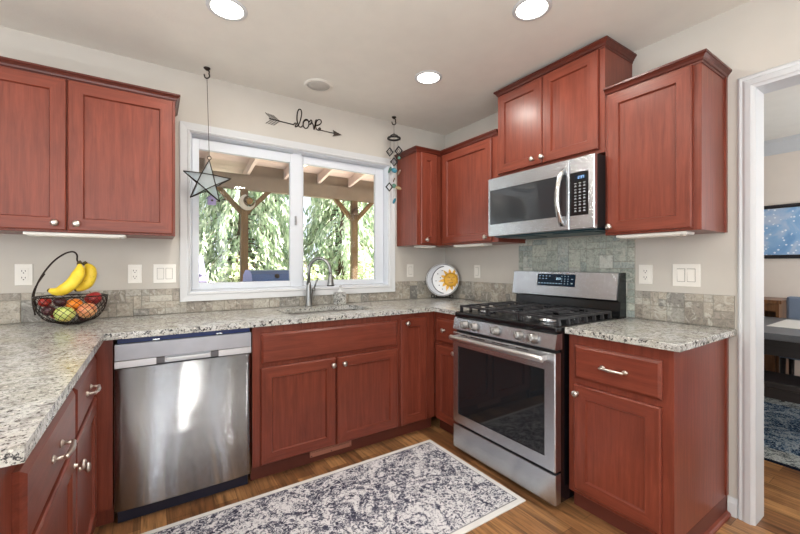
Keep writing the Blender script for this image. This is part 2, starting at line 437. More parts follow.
m = MB(); m.box(2.9, 3.02, -4.2, 0, 0, H); struct('wall_dining', m, M['dining_wall'])
m = MB(); m.box(0.12, 0.5, -4.32, -4.2, 0, H); m.box(2.5, 2.9, -4.32, -4.2, 0, H); m.box(0.5, 2.5, -4.32, -4.2, 0, 0.7); m.box(0.5, 2.5, -4.32, -4.2, 2.3, H)
struct('wall_dining_side', m, M['dining_wall'])
m = MB(); m.prism([(-0.0, 0), (0.03, 0.0), (0.04, 0.02), (0.07, 0.07), (0.08, 0.11), (0.0, 0.11)], -4.2, 0, 'xy') if 0 else None
m.sweep([(2.9, 0.0), (2.9, -4.2)], [(0, H - 0.14), (0.015, H - 0.14), (0.022, H - 0.115), (0.085, H - 0.035), (0.09, H), (0, H)], False, lambda u, v, h: (u, v, h))
struct('trim_crown', m, M['white'])

# doorway casing and jamb
CAS = [(0, 0), (0, 0.010), (0.010, 0.014), (0.016, 0.020), (0.038, 0.017), (0.047, 0.011), (0.058, 0.013), (0.066, 0.008), (0.066, 0)]
m = MB()
m.sweep([(DY0, 0), (DY0, DZ), (DY1, DZ), (DY1, 0)], CAS, False, lambda u, v, h: (-h, u, v)) 
struct('trim_1', m, M['white'])
m = MB(); m.box(-0.001, 0.121, DY0, DY0 + 0.018, 0, DZ + 0.018); m.box(-0.001, 0.121, DY1 - 0.018, DY1, 0, DZ + 0.018); m.box(-0.001, 0.121, DY1, DY0, DZ, DZ + 0.018)
struct('door_1', m, M['white'])
m = MB(); m.prism([(0, 0), (-0.016, 0), (-0.016, 0.065), (-0.011, 0.078), (-0.004, 0.088), (0, 0.088)], DY0 + 0.067, -2.166, 'xz')
o = struct('baseboard_right', m, M['white'])

# ---- stone backsplash, random-size tiles
def tiles(m, u0, u1, v0, v1, fn, unit=0.05, thick=0.009, rnd=None):
    R = rnd or random.Random(3)
    nu = max(1, round((u1 - u0) / unit)); nv = max(1, round((v1 - v0) / unit)); used = set()
    su, sv = (u1 - u0) / nu, (v1 - v0) / nv
    for j in range(nv):
        for i in range(nu):
            if (i, j) in used: continue
            wd, hd = R.choice([(1, 1), (2, 1), (2, 2), (2, 2), (1, 2), (3, 2), (3, 1), (2, 3)])
            while any((i + a, j + b) in used or i + a >= nu or j + b >= nv for a in range(wd) for b in range(hd)):
                if wd > 1 and (hd == 1 or R.random() < 0.5): wd -= 1
                elif hd > 1: hd -= 1
                else: break
            for a in range(wd):
                for b in range(hd): used.add((i + a, j + b))
            g = 0.0013; e = 0.002
            a0, a1 = u0 + i * su + g, u0 + (i + wd) * su - g; b0, b1 = v0 + j * sv + g, v0 + (j + hd) * sv - g
            th = thick + R.uniform(-0.0012, 0.0012)
            q = [[m.v(*fn(a, b, h)) for a, b in ((a0 + i_, b0 + i_), (a1 - i_, b0 + i_), (a1 - i_, b1 - i_), (a0 + i_, b1 - i_))] for i_, h in ((0, 0.001), (0, th - e), (e, th))]
            for A, B in zip(q, q[1:]):
                for k in range(4): m.face([A[k], A[(k + 1) % 4], B[(k + 1) % 4], B[k]])
            m.face(q[-1])
    return m
TB, TT = 0.915, 1.076
m = MB(); back = lambda a, b, h: (a, -h, b); side = lambda a, b, h: (-h, -a, b)
tiles(m, -3.2, -2.222, TB, TT, back, 0.04, rnd=random.Random(1)); tiles(m, -2.222, -0.585, TB, 0.988, back, 0.037, rnd=random.Random(2)); tiles(m, -0.585, -0.012, TB, TT, back, 0.04, rnd=random.Random(3))
o = struct('backsplash_tile', m, M['tile'])
m = MB(); tiles(m, 0.012, 0.885, TB, TT, side, 0.04, rnd=random.Random(4)); tiles(m, 1.735, 2.19, TB, TT, side, 0.04, rnd=random.Random(5))
struct('backsplash_tile', m, M['tile'])
m = MB(); tiles(m, 0.89, 1.735, TB, 1.412, side, 0.042, rnd=random.Random(6))
struct('backsplash_tile', m, M['tile_green'])
m = MB(); m.box(-3.2, 0, -0.006, 0, TB, 0.988); m.box(-3.2, -2.222, -0.006, 0, 0.988, TT); m.box(-0.585, 0, -0.006, 0, 0.988, TT)
m.box(-0.006, 0, -2.19, -0.006, TB, TT); m.box(-0.006, 0, -1.735, -0.89, TT, 1.412); struct('backsplash_grout', m, M['grout'])

# ---- window
W = bpy.data.objects.new('window_1', None); C.objects.link(W); W['kind'] = 'structure'
m = MB(); m.sweep([(WX0 - 0.0, WZ0), (WX1, WZ0), (WX1, WZ1), (WX0, WZ1)],
    [(0, 0), (0, 0.012), (0.01, 0.018), (0.018, 0.014), (0.045, 0.02), (0.056, 0.022), (0.058, 0)], True, lambda u, v, h: (u, -h, v))
m.build('window_casing', M['white'], W)
m = MB(); m.sweep([(WX0, WZ0), (WX1, WZ0), (WX1, WZ1), (WX0, WZ1)], [(0, -0.001), (0, -0.13), (-0.014, -0.13), (-0.014, -0.04), (-0.006, -0.001)], True, lambda u, v, h: (u, -h, v))
m.box(-1.475, -1.405, 0.045, 0.10, WZ0 + 0.014, WZ1 - 0.014)
m.build('window_frame', M['vinyl'], W)
def sash(x0, x1, z0, z1, y, b=(0.04, 0.04, 0.045, 0.06)):
    m = MB(); l, r, bt, tp = b
    pr = [(0, 0), (0, 0.032), (-0.0, 0.032)]
    m.box(x0 - l, x0, y, y + 0.034, z0 - bt, z1 + tp, bev=0.003); m.box(x1, x1 + r, y, y + 0.034, z0 - bt, z1 + tp, bev=0.003)
    m.box(x0, x1, y, y + 0.034, z0 - bt, z0, bev=0.003); m.box(x0, x1, y, y + 0.034, z1, z1 + tp, bev=0.003)
    s = m.build('sash', M['vinyl'], W)
    m = MB(); m.box(x0 - 0.006, x1 + 0.006, y + 0.014, y + 0.018, z0 - 0.006, z1 + 0.006); m.build('pane', M['glass'], s)
    return s
s1 = sash(-2.108, -1.495, 1.104, 2.006, 0.046, (0.042, 0.06, 0.044, 0.07))
s2 = sash(-1.386, -0.742, 1.102, 2.015, 0.060, (0.05, 0.08, 0.042, 0.062))
m = MB(); m.box(-1.462, -1.448, 0.034, 0.046, 1.53, 1.60, bev=0.003); m.box(-1.46, -1.452, 0.026, 0.036, 1.555, 1.575, bev=0.002); m.build('latch', plain('grey_latch', (150, 150, 152), 0.4), s1)

# ================================================================ CABINETS
def door_mesh(x0, x1, z0, z1, y=0.0, th=0.02, rail=0.06, rec=0.011):
    """shaker door: chamfered frame, sloped inner lip, flat recessed panel; faces -y"""
    m = MB()
    rings = []
    for ins, yy in ((0, y), (0, y - th + 0.005), (0.005, y - th), (rail, y - th), (rail + 0.005, y - th + rec)):
        rings.append([m.v(x0 + ins, yy, z0 + ins), m.v(x1 - ins, yy, z0 + ins), m.v(x1 - ins, yy, z1 - ins), m.v(x0 + ins, yy, z1 - ins)])
    for A, B in zip(rings, rings[1:]):
        for k in range(4): m.face([A[k], A[(k + 1) % 4], B[(k + 1) % 4], B[k]], 1 if k in (0, 2) else 0)
    m.face(rings[-1]); m.face(rings[0][::-1])
    return m
def slab_mesh(x0, x1, z0, z1, y=0.0, th=0.02):
    m = MB(); rings = []
    for ins, yy in ((0, y), (0, y - th + 0.009), (0.004, y - th + 0.006), (0.013, y - th)):
        rings.append([m.v(x0 + ins, yy, z0 + ins), m.v(x1 - ins, yy, z0 + ins), m.v(x1 - ins, yy, z1 - ins), m.v(x0 + ins, yy, z1 - ins)])
    for A, B in zip(rings, rings[1:]):
        for k in range(4): m.face([A[k], A[(k + 1) % 4], B[(k + 1) % 4], B[k]])
    m.face(rings[-1]); m.face(rings[0][::-1])
    return m
def knob_mesh(x, z, y=-0.02):
    m = MB()
    m.lathe([(0.009, 0), (0.0085, 0.003), (0.0055, 0.006), (0.005, 0.013), (0.009, 0.017), (0.0155, 0.021), (0.0165, 0.0245), (0.013, 0.029), (0.006, 0.0315), (0, 0.032)],
            (x, y, z), 16, M4=Matrix.Rotation(PI / 2, 4, 'X'))
    return m
def pull_mesh(x, z, y=-0.02, L=0.1):
    m = MB(); a = L / 2
    for sx in (-1, 1):
        m.tube([(x + sx * a, y, z), (x + sx * a, y - 0.012, z), (x + sx * (a - 0.006), y - 0.024, z)], [0.006, 0.0045, 0.005], 8)
        m.lathe([(0.011, 0), (0.009, 0.004), (0.005, 0.007)], (x + sx * a, y, z), 12, M4=Matrix.Rotation(PI / 2, 4, 'X') @ Matrix.Diagonal((1.3, 1, 1, 1)))
    pts, rs = [], []
    for i in range(15):
        t = -1 + 2 * i / 14
        pts.append((x + t * (a + 0.006), y - 0.024 - 0.006 * (1 - t * t), z)); rs.append(0.0042 + 0.0034 * (1 - t * t) ** 2 + (0.002 if 0.72 < abs(t) < 0.93 else 0))
    m.tube(pts, rs, 10)
    return m
def knob(x, z, par, y=-0.02): return knob_mesh(x, z, y).build('knob', M['nickel'], par)
def crown_part(path, z0, par, cap=True):
    """small crown moulding round the cabinet top, out from the face"""
    pr = [(-0.012, z0), (0.003, z0), (0.004, z0 + 0.010), (0.009, z0 + 0.013), (0.012, z0 + 0.022), (0.021, z0 + 0.033), (0.025, z0 + 0.035), (0.025, z0 + 0.045), (-0.012, z0 + 0.045)]
    m = MB(); m.sweep(path, pr, False, lambda u, v, h: (u, v, h), mat=0)
    return m.build('crown_moulding', M['crown'], par)

def wall_cabinet(label, loc, rz, width, z0, z1, doors, depth=0.303, crown_path=None, scribe=None):
    """doors: (x0, x1, z0, z1, knob_x, knob_z); z given in the room"""
    t = thing('wall_cabinet', label, 'cabinet', (loc[0], loc[1], z0), rz)
    h = z1 - z0
    m = MB(); m.box(0, width, 0.0, depth, 0, h, bev=0.0015, seg=1)
    m.build('body', M['wood'], t)
    for x0, x1, a, b, kx, kz in doors:
        d = door_mesh(x0, x1, a - z0, b - z0).build('door', [M['wood'], M['wood_h']], t)
        knob(kx, kz - z0, d)
    if crown_path: crown_part(crown_path, h - 0.012, t)
    if scribe:
        m = MB(); x, s = scribe; m.box(x, x + s * 0.008, depth - 0.02, depth, 0, h); m.build('scribe_strip', M['wood'], t)
    return t
D = 0.303
# over the fruit basket
wall_cabinet('two-door cherry wall cabinet above the fruit basket', (-3.18, -0.305, 0), 0, 0.92, 1.39, 2.165,
    [(0.01, 0.453, 1.40, 2.155, 0.413, 1.434), (0.458, 0.908, 1.40, 2.155, 0.494, 1.434)], crown_path=[(0, 0), (0.92, 0), (0.92, D)])
# corner pair
wall_cabinet('slim one-door cherry wall cabinet beside the window, next to the hanging mobile', (-0.56, -0.305, 0), 0, 0.555, 1.39, 2.165,
    [(0.036, 0.198, 1.402, 2.158, 0.082, 1.434)], crown_path=[(0, D), (0, 0), (0.253, 0)])
wall_cabinet('cherry wall cabinet with one broad door between the corner and the microwave', (-0.305, -0.325, 0), RW, 0.63, 1.39, 2.165,
    [(0.02, 0.575, 1.402, 2.152, 0.532, 1.430)], crown_path=[(-0.018, 0), (0.63, 0)])
# above the microwave
wall_cabinet('tall-set two-door cherry cabinet above the microwave', (-0.305, -0.957, 0), RW, 0.762, 1.846, 2.43,
    [(0.008, 0.371, 1.868, 2.418, 0.31, 1.907), (0.376, 0.732, 1.868, 2.418, 0.382, 1.905)], crown_path=[(0, D), (0, 0), (0.762, 0), (0.762, D)])
# over the small counter
wall_cabinet('one-door cherry wall cabinet above the double switch, beside the doorway', (-0.305, -1.7205, 0), RW, 0.4345, 1.387, 2.152,
    [(0.018, 0.402, 1.398, 2.142, 0.038, 1.43)], crown_path=[(0.002, 0), (0.4345, 0), (0.4345, D)], scribe=(0.4345, 1))

def base_cabinet(label, loc, rz, width, doors=(), drawers=(), fixed=(), depth=0.60, toe=0.045, end=None, solid=True):
    t = thing('base_cabinet', label, 'cabinet', (loc[0], loc[1], 0), rz)
    m = MB()
    if solid: m.box(0, width, 0, depth, 0.092, 0.883, bev=0.0015, seg=1)
    else:     # hollow under the sink
        m.box(0, width, 0, 0.02, 0.092, 0.883); m.box(0, 0.018, 0.02, depth, 0.092, 0.883); m.box(width - 0.018, width, 0.02, depth, 0.092, 0.883); m.box(0.018, width - 0.018, 0.02, depth, 0.092, 0.11)
    m.build('body', M['wood'], t)
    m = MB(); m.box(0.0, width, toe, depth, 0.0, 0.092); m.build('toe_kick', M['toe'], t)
    for x0, x1, a, b, kx, kz in doors:
        d = door_mesh(x0, x1, a, b).build('door', [M['wood'], M['wood_h']], t)
        knob(kx, kz, d)
    for x0, x1, a, b, kind in drawers:
        d = slab_mesh(x0, x1, a, b).build('drawer', M['wood_h'], t)
        if kind == 'pull': pull_mesh((x0 + x1) / 2, (a + b) / 2).build('pull', M['nickel'], d)
        elif kind == 'knob': knob((x0 + x1) / 2, (a + b) / 2, d)
    for x0, x1, a, b in fixed: slab_mesh(x0, x1, a, b).build('false_front', M['wood_h'], t)
    return t
# run under the fruit basket (faces the range)
base_cabinet('cherry base cabinet at the open end of the peninsula, drawer over door', (-2.591, -1.885, 0), LW, 0.665,
    doors=[(0.085, 0.655, 0.105, 0.648, 0.612, 0.60)], drawers=[(0.085, 0.655, 0.665, 0.828, 'pull')])
base_cabinet('cherry base cabinet beside the dishwasher, drawer over door', (-2.591, -1.219, 0), LW, 0.609,
    doors=[(0.012, 0.525, 0.105, 0.648, 0.045, 0.545)], drawers=[(0.012, 0.525, 0.665, 0.828, 'pull')])
m = MB(); m.box(-2.5905, -2.521, -0.609, -0.02, 0.092, 0.883); m.box(-2.588, -2.521, -0.56, -0.02, 0, 0.092)
tag(m.build('filler_panel', M['wood']), 'narrow cherry filler panel between the dishwasher and the inside corner', 'panel')
# sink wall
t = base_cabinet('wide two-door cherry sink cabinet with a false drawer front', (-1.905, -0.61, 0), 0, 0.957,
    doors=[(0.042, 0.491, 0.10, 0.645, 0.470, 0.604), (0.503, 0.953, 0.10, 0.645, 0.545, 0.604)], fixed=[(0.045, 0.953, 0.667, 0.838)], solid=False)
m = MB(); m.box(0.345, 0.625, 0.036, 0.0445, 0.035, 0.078, bev=0.002); v = m.build('toe_vent', plain('pinkish_brown_vent', (168, 112, 94), 0.4), t)
m = MB()
for i in range(3): m.box(0.352 + i * 0.13, 0.358 + i * 0.13, 0.0345, 0.036, 0.040, 0.046)
for i in range(24): m.box(0.36 + i * 0.0105, 0.366 + i * 0.0105, 0.0352, 0.036, 0.064, 0.066)
m.build('vent_slots', M['slot'], v)
base_cabinet('narrow full-height one-door cherry base cabinet in the inside corner', (-0.9475, -0.61, 0), 0, 0.336,
    doors=[(0.021, 0.247, 0.098, 0.846, 0.069, 0.814)])
t = base_cabinet('narrow cherry base cabinet squeezed between the corner and the range', (-0.61, -0.612, 0), RW, 0.314,
    doors=[(0.030, 0.303, 0.098, 0.642, 0.246, 0.615)], drawers=[(0.036, 0.303, 0.667, 0.836, None)])
kd = [c for c in t.children if c.name.startswith('drawer')][0]; knob(0.13, 0.757, kd)
# beside the doorway
t = base_cabinet('cherry base cabinet with one drawer and one door beside the doorway', (-0.61, -1.700, 0), RW, 0.462,
    doors=[(0.036, 0.421, 0.115, 0.638, 0.056, 0.597)], drawers=[(0.038, 0.423, 0.668, 0.832, 'pull')])
m = MB(); m.box(0.462, 0.469, 0.575, 0.60, 0.1, 0.883); m.build('scribe_strip', M['wood'], t)
m = MB(); m.prism([(0.462, 0), (0.481, 0), (0.479, 0.01), (0.473, 0.017), (0.462, 0.02)], 0.045, 0.6, 'xz'); m.build('shoe_moulding', M['wood_y'], t)

# ---- worktops
def cells(m, xs, ys, keep, z0, z1, bev=0.004):
    t = bmesh.new(); vt = {}
    def V(i, j, z): 
        k = (i, j, z)
        if k not in vt: vt[k] = t.verts.new((xs[i], ys[j], z))
        return vt[k]
    K = {(i, j) for i in range(len(xs) - 1) for j in range(len(ys) - 1) if keep((xs[i] + xs[i + 1]) / 2, (ys[j] + ys[j + 1]) / 2)}
    for i, j in K:
        t.faces.new([V(i, j, z1), V(i + 1, j, z1), V(i + 1, j + 1, z1), V(i, j + 1, z1)])
        t.faces.new([V(i, j, z0), V(i, j + 1, z0), V(i + 1, j + 1, z0), V(i + 1, j, z0)])
        for (di, dj), (a, b) in {(-1, 0): ((0, 1), (0, 0)), (1, 0): ((1, 0), (1, 1)), (0, -1): ((0, 0), (1, 0)), (0, 1): ((1, 1), (0, 1))}.items():
            if (i + di, j + dj) not in K:
                A, B = (i + a[0], j + a[1]), (i + b[0], j + b[1])
                t.faces.new([V(*A, z0), V(*B, z0), V(*B, z1), V(*A, z1)])
    if bev:
        es = [e for e in t.edges if len(e.link_faces) == 2 and e.calc_face_angle(0) > 0.5]
        bmesh.ops.bevel(t, geom=es, offset=bev, segments=2, affect='EDGES')
    m.merge(t, 0)
    return m
SX0, SX1, SY0, SY1 = -1.66, -1.07, -0.50, -0.17
m = MB()
xs = [-3.22, -2.551, SX0, SX1, -0.648, -0.0]; ys = [-1.907, -0.9265, -0.648, SY0, SY1, -0.0]
def keep(x, y):
    if SX0 < x < SX1 and SY0 < y < SY1: return False
    if x < -2.551: return True
    if y > -0.648: return True
    return x > -0.648 and y > -0.9265
cells(m, xs, ys, keep, 0.8835, 0.914)
tag(m.build('granite_countertop', M['granite']), 'long speckled granite worktop running round the sink wall and peninsula', 'countertop')
m = MB(); m.box(-0.648, 0, -2.197, -1.699, 0.8835, 0.914, bev=0.004)
tag(m.build('granite_countertop', M['granite']), 'small granite worktop between the range and the doorway', 'countertop')

# ---- sink (undermount bowl)
t = thing('sink', 'undermounted stainless sink below the window', 'sink', ((SX0 + SX1) / 2, (SY0 + SY1) / 2, 0.70))
m = MB(); a, b = (SX1 - SX0) / 2 + 0.004, (SY1 - SY0) / 2 + 0.004; rings = []
for ins, z in ((-0.012, 0.183), (0.0, 0.183), (0.006, 0.17), (0.012, 0.03), (0.04, 0.0)):
    ring = []
    for cx_, cy_, a0 in ((1, 1, 0), (-1, 1, 90), (-1, -1, 180), (1, -1, 270)):
        for k in range(4):
            th = math.radians(a0 + k * 30); r = 0.03
            ring.append(m.v(cx_ * (a - ins - r) + r * math.cos(th), cy_ * (b - ins - r) + r * math.sin(th), z))
    rings.append(ring)
n = len(rings[0])
for A, B in zip(rings, rings[1:]):
    for k in range(n): m.face([A[k], A[(k + 1) % n], B[(k + 1) % n], B[k]], 0, True)
m.face(rings[-1]); bo = m.build('bowl', M['sinksteel'], t, fix=False)
m = MB(); m.lathe([(0.045, 0.001), (0.045, 0.004), (0.03, 0.004), (0.028, 0.002), (0.0, 0.002)], (0, 0, 0.0), 24); m.build('drain', M['chrome'], t)

# ---- faucet
t = thing('kitchen_faucet', 'tall gooseneck pull-down faucet in brushed metal behind the sink', 'faucet', (-1.392, -0.075, 0.914), 0.8)
m = MB(); m.lathe([(0.03, 0), (0.03, 0.006), (0.0255, 0.012), (0.0235, 0.05), (0.019, 0.11), (0.017, 0.16), (0.015, 0.18)]); m.build('base', M['faucet'], t)
m = MB(); pts = [(0, 0, 0.175)]
for i in range(17):
    th = PI * i / 16; pts.append((0, -0.085 + 0.085 * math.cos(th), 0.265 + 0.095 * math.sin(th)))
pts.append((0, -0.172, 0.235)); m.tube(pts, 0.0125, 12); m.build('spout', M['faucet'], t)
m = MB(); m.lathe([(0.0135, 0), (0.016, -0.015), (0.018, -0.03), (0.022, -0.065), (0.028, -0.085), (0.026, -0.092), (0.0, -0.09)][::-1], (0, -0.173, 0.246)); m.build('spray_head', M['faucet'], t)
m = MB(); m.lathe([(0.0285, -0.091), (0.0285, -0.084)], (0, -0.173, 0.246)); m.build('spray_ring', M['blackmatte'], t)
m = MB(); m.tube([(0.012, 0, 0.028), (0.035, -0.005, 0.06), (0.052, -0.012, 0.10), (0.056, -0.014, 0.118)], [0.011, 0.010, 0.009, 0.012], 10)
m.ball((0.056, -0.014, 0.122), 0.0155)
m.tube([(0.056, -0.014, 0.125), (0.062, -0.03, 0.17), (0.066, -0.045, 0.212)], [0.007, 0.0065, 0.009], 10); m.build('lever_handle', M['faucet'], t)

# ---- soap dispenser
t = thing('soap_dispenser', 'stone-covered soap holder with clear pump top beside the sink', 'soap dispenser', (-1.140, -0.075, 0.914), 0.2)
m = MB(); m.box(-0.037, 0.037, -0.037, 0.037, 0, 0.095, bev=0.006); m.build('holder', M['granite'], t)
m = MB(); m.lathe([(0.022, 0), (0.02, 0.012), (0.01, 0.018), (0.009, 0.03)], (0, 0, 0.0955), 16)
m.tube([(0, 0, 0.12), (0, 0, 0.145)], 0.0045, 8); m.tube([(0.008, 0, 0.143), (-0.005, -0.01, 0.145), (-0.015, -0.03, 0.141)], [0.009, 0.007, 0.004], 8)
m.build('pump', plain('clear_white_plastic', (225, 228, 228), 0.15), t)

# ================================================================ APPLIANCES
# ---- dishwasher
t = thing('dishwasher', 'stainless steel dishwasher beside the sink cabinet, blue film under the worktop', 'dishwasher', (-2.517, -0.63, 0))
m = MB(); m.box(0.003, 0.604, 0.03, 0.60, 0.10, 0.855); m.build('tub', M['blackmatte'], t)
m = MB(); n = 24; A = []; prof = []
for i in range(n + 1):
    x = 0.0015 + (0.605 - 0.003) * i / n; A.append(x)
def dwy(u): return 0.012 * (abs(2 * u - 1) ** 4)
top = [m.v(x, dwy(i / n), 0.738) for i, x in enumerate(A)]; bot = [m.v(x, dwy(i / n), 0.072) for i, x in enumerate(A)]
tb = [m.v(x, 0.03, 0.738) for x in A]; bb = [m.v(x, 0.03, 0.072) for x in A]
for i in range(n):
    m.face([bot[i], bot[i + 1], top[i + 1], top[i]], 0, True); m.face([top[i], top[i + 1], tb[i + 1], tb[i]]); m.face([bot[i], bb[i], bb[i + 1], bot[i + 1]]); m.face([bb[i], tb[i], tb[i + 1], bb[i + 1]])
m.face([bot[0], top[0], tb[0], bb[0]]); m.face([bot[n], bb[n], tb[n], top[n]])
d = m.build('door', M['steel_dw'], t)
m = MB(); m.box(0.0015, 0.6035, 0.004, 0.03, 0.776, 0.854, bev=0.003); m.build('control_panel', M['steel_light'], t)
m = MB()   # pocket handle: lighter lip with a recess in the middle
m.box(0.0015, 0.165, 0.004, 0.03, 0.742, 0.774, bev=0.002); m.box(0.44, 0.6035, 0.004, 0.03, 0.742, 0.774, bev=0.002)
m.box(0.165, 0.44, 0.022, 0.03, 0.742, 0.774); m.box(0.205, 0.40, 0.002, 0.012, 0.752, 0.768, bev=0.003)
hn = m.build('handle', plain('pale_satin_steel', (214, 218, 224), 0.3, 0.6), t)
RCG = plain('recess_grey', (104, 104, 108), 0.4, 0.5)
for a in (0.165, 0.405): m = MB(); m.box(a, a + 0.035, 0.008, 0.0215, 0.744, 0.773); m.build('handle_recess', RCG, hn)
m = MB(); m.box(0.012, 0.5925, 0.045, 0.06, 0.0, 0.098); m.build('toe_panel', M['navydark'], t)
m = MB(); m.box(0.012, 0.60, 0.03, 0.05, 0.8555, 0.8825); f = m.build('top_film', M['navy'], t)
for a in (0.15, 0.43): m = MB(); m.box(a, a + 0.03, 0.024, 0.03, 0.858, 0.864); m.build('film_clip', M['steel'], f)

# ---- gas range
RWD = 0.760
t = thing('gas_range', 'stainless steel gas range with five front knobs', 'range', (-0.712, -0.9300, 0), RW)
m = MB(); m.box(0.003, RWD - 0.003, 0.05, 0.70, 0.03, 0.895); m.build('body', M['black'], t)
for x in (0.04, RWD - 0.07):
    for y in (0.08, 0.62): m = MB(); m.box(x, x + 0.03, y, y + 0.03, 0, 0.03); m.build('foot', M['blackmatte'], t)
m = MB(); m.box(0.0, RWD, 0.004, 0.05, 0.028, 0.181, bev=0.003); m.build('bottom_drawer', M['steel'], t)
# oven door with a window hole
m = MB(); gx0, gx1, gz0, gz1 = 0.048, 0.700, 0.258, 0.697
def ringdoor(m, x0, x1, z0, z1, a0, a1, c0, c1, y0, y1):
    R = []
    for X0, X1, Z0, Z1, Y in ((x0, x1, z0, z1, y1), (x0, x1, z0, z1, y0 + 0.004), (x0 + 0.004, x1 - 0.004, z0 + 0.004, z1 - 0.004, y0), (a0, a1, c0, c1, y0), (a0, a1, c0, c1, y1)):
        R.append([m.v(X0, Y, Z0), m.v(X1, Y, Z0), m.v(X1, Y, Z1), m.v(X0, Y, Z1)])
    for A, B in zip(R, R[1:] + R[:1]):
        for k in range(4): m.face([A[k], A[(k + 1) % 4], B[(k + 1) % 4], B[k]])
    return m
ringdoor(m, 0.0, RWD, 0.194, 0.786, gx0, gx1, gz0, gz1, 0.0, 0.048); od = m.build('oven_door', M['steel'], t)
m = MB(); m.box(gx0 + 0.0005, gx1 - 0.0005, 0.004, 0.04, gz0 + 0.0005, gz1 - 0.0005); m.build('oven_window', M['ovenglass'], od)
m = MB(); hz = 0.757; m.tube([(0.026, -0.040, hz)] + [(0.036 + (RWD - 0.086) * i / 10, -0.044, hz) for i in range(11)] + [(RWD - 0.040, -0.040, hz)], 0.0165, 12)
for x in (0.040, RWD - 0.058): m.box(x - 0.008, x + 0.012, -0.042, 0.002, hz - 0.011, hz + 0.011, bev=0.003)
m.build('door_handle', plain('satin_bright_steel', (214, 213, 212), 0.36, 1.0), od)
m = MB()
for a, b in ((0.075, 0.135), (0.165, 0.285), (0.345, 0.47), (0.52, 0.6)): m.box(a, b, -0.0012, 0.001, 0.772, 0.7765)
m.build('door_vent', M['slot'], od)
m = MB(); m.box(0.006, RWD - 0.006, 0.03, 0.05, 0.787, 0.801); m.build('vent_gap', M['blackmatte'], t)
m = MB(); m.prism([(0.006, 0.802), (0.0, 0.808), (0.014, 0.876), (0.02, 0.881), (0.06, 0.881), (0.06, 0.802)], 0.0, RWD, 'yz'); cp = m.build('control_panel', M['steel'], t)
RX = Matrix.Rotation(PI / 2 - 0.2, 4, 'X')
for x in (0.112, 0.197, 0.372, 0.540, 0.632):
    m = MB(); m.lathe([(0.027, 0), (0.027, 0.006), (0.0225, 0.009), (0.0205, 0.03), (0.017, 0.034), (0, 0.035)], (x, 0.006, 0.842), 20, M4=RX)
    m.box(-0.006, 0.006, -0.0205, 0.0205, 0.03, 0.045, bev=0.003, M4=Matrix.Translation((x, 0.006, 0.842)) @ RX @ Matrix.Rotation(0.5, 4, 'Z'))
    m.build('knob', plain('knob_steel', (158, 157, 156), 0.34, 1.0), cp)
m = MB(); m.box(-0.001, RWD + 0.001, 0.012, 0.60, 0.882, 0.918, bev=0.012, seg=3)
ct = m.build('cooktop', M['black'], t)
BUR = [(0.15, 0.17, 0.04), (0.15, 0.44, 0.032), (0.378, 0.305, 0.045), (0.606, 0.17, 0.045), (0.606, 0.44, 0.03)]
for x, y, r in BUR:
    m = MB(); m.lathe([(r + 0.012, 0), (r + 0.01, 0.008), (r, 0.010), (r, 0.016)], (x, y, 0.9182), 20, mat=0); b_ = m.build('burner', M['steel'], ct)
    m = MB(); m.lathe([(r - 0.003, 0), (r - 0.004, 0.006), (r - 0.012, 0.009), (0, 0.009)], (x, y, 0.9345), 20); m.build('burner_cap', M['iron'], b_)
gz = 0.958
for x0, x1 in ((0.012, 0.255), (0.262, 0.494), (0.501, 0.744)):      # three cast grates
    m = MB(); y0, y1 = 0.05, 0.565; b = 0.0048; xm = (x0 + x1) / 2; ym = (y0 + y1) / 2
    def bar(p, q, h=0.012): 
        m.box(min(p[0], q[0]) - (b if p[0] == q[0] else 0), max(p[0], q[0]) + (b if p[0] == q[0] else 0), min(p[1], q[1]) - (b if p[1] == q[1] else 0), max(p[1], q[1]) + (b if p[1] == q[1] else 0), gz - h, gz, bev=0.003)
    for y in (y0, y1): bar((x0 + b, y + (b if y == y0 else -b)), (x1 - b, y + (b if y == y0 else -b)))
    for x in (x0 + b, x1 - b): bar((x, y0), (x, y1))
    for k in range(1, 6): # fingers
        yy = y0 + (y1 - y0) * k / 6
        if k == 3: bar((x0, yy), (x1, yy))
        else: bar((x0, yy), (xm - 0.028, yy), 0.014); bar((xm + 0.028, yy), (x1, yy), 0.014)
    bar((xm, y0), (xm, y0 + 0.075)); bar((xm, ym - 0.07), (xm, ym + 0.07)); bar((xm, y1 - 0.075), (xm, y1))
    for k in range(7):      # sloped feet along the outer bars
        yy = y0 + 0.012 + (y1 - y0 - 0.024) * k / 6
        for x, sx in ((x0, 1), (x1, -1)):
            if 0.2 < x < 0.55: continue
            m.prism([(x - sx * 0.004, 0.9185), (x + sx * 0.014, 0.9185), (x + sx * 0.012, gz - 0.003), (x + sx * 0.001, gz - 0.003)], yy - 0.007, yy + 0.007, 'xz')
    for x in (x0 + 0.006, x1 - 0.006):
        for y in (y0 + 0.008, y1 - 0.008): m.box(x - 0.006, x + 0.006, y - 0.007, y + 0.007, 0.9185, gz - 0.002)
    m.build('grate', M['iron'], ct)
bgm = MB(); bgm.prism([(0.60, 0.896), (0.625, 0.925), (0.632, 1.005), (0.605, 1.012), (0.60, 1.02), (0.628, 1.178), (0.695, 1.18), (0.70, 0.896)], 0.0, RWD, 'yz')
bgd = bgm.build('backguard', M['black'], t)
bgm = MB(); bgm.prism([(0.596, 1.016), (0.590, 1.020), (0.612, 1.178), (0.618, 1.181), (0.632, 1.181), (0.6, 1.016)], -0.004, RWD - 0.004, 'yz')
pn = bgm.build('backguard_panel', M['steel'], bgd)
def bgp(x, z, off):   # a point just proud of the sloped stainless panel
    return (x, 0.590 + (z - 1.020) * 0.022 / 0.158 - off, z)
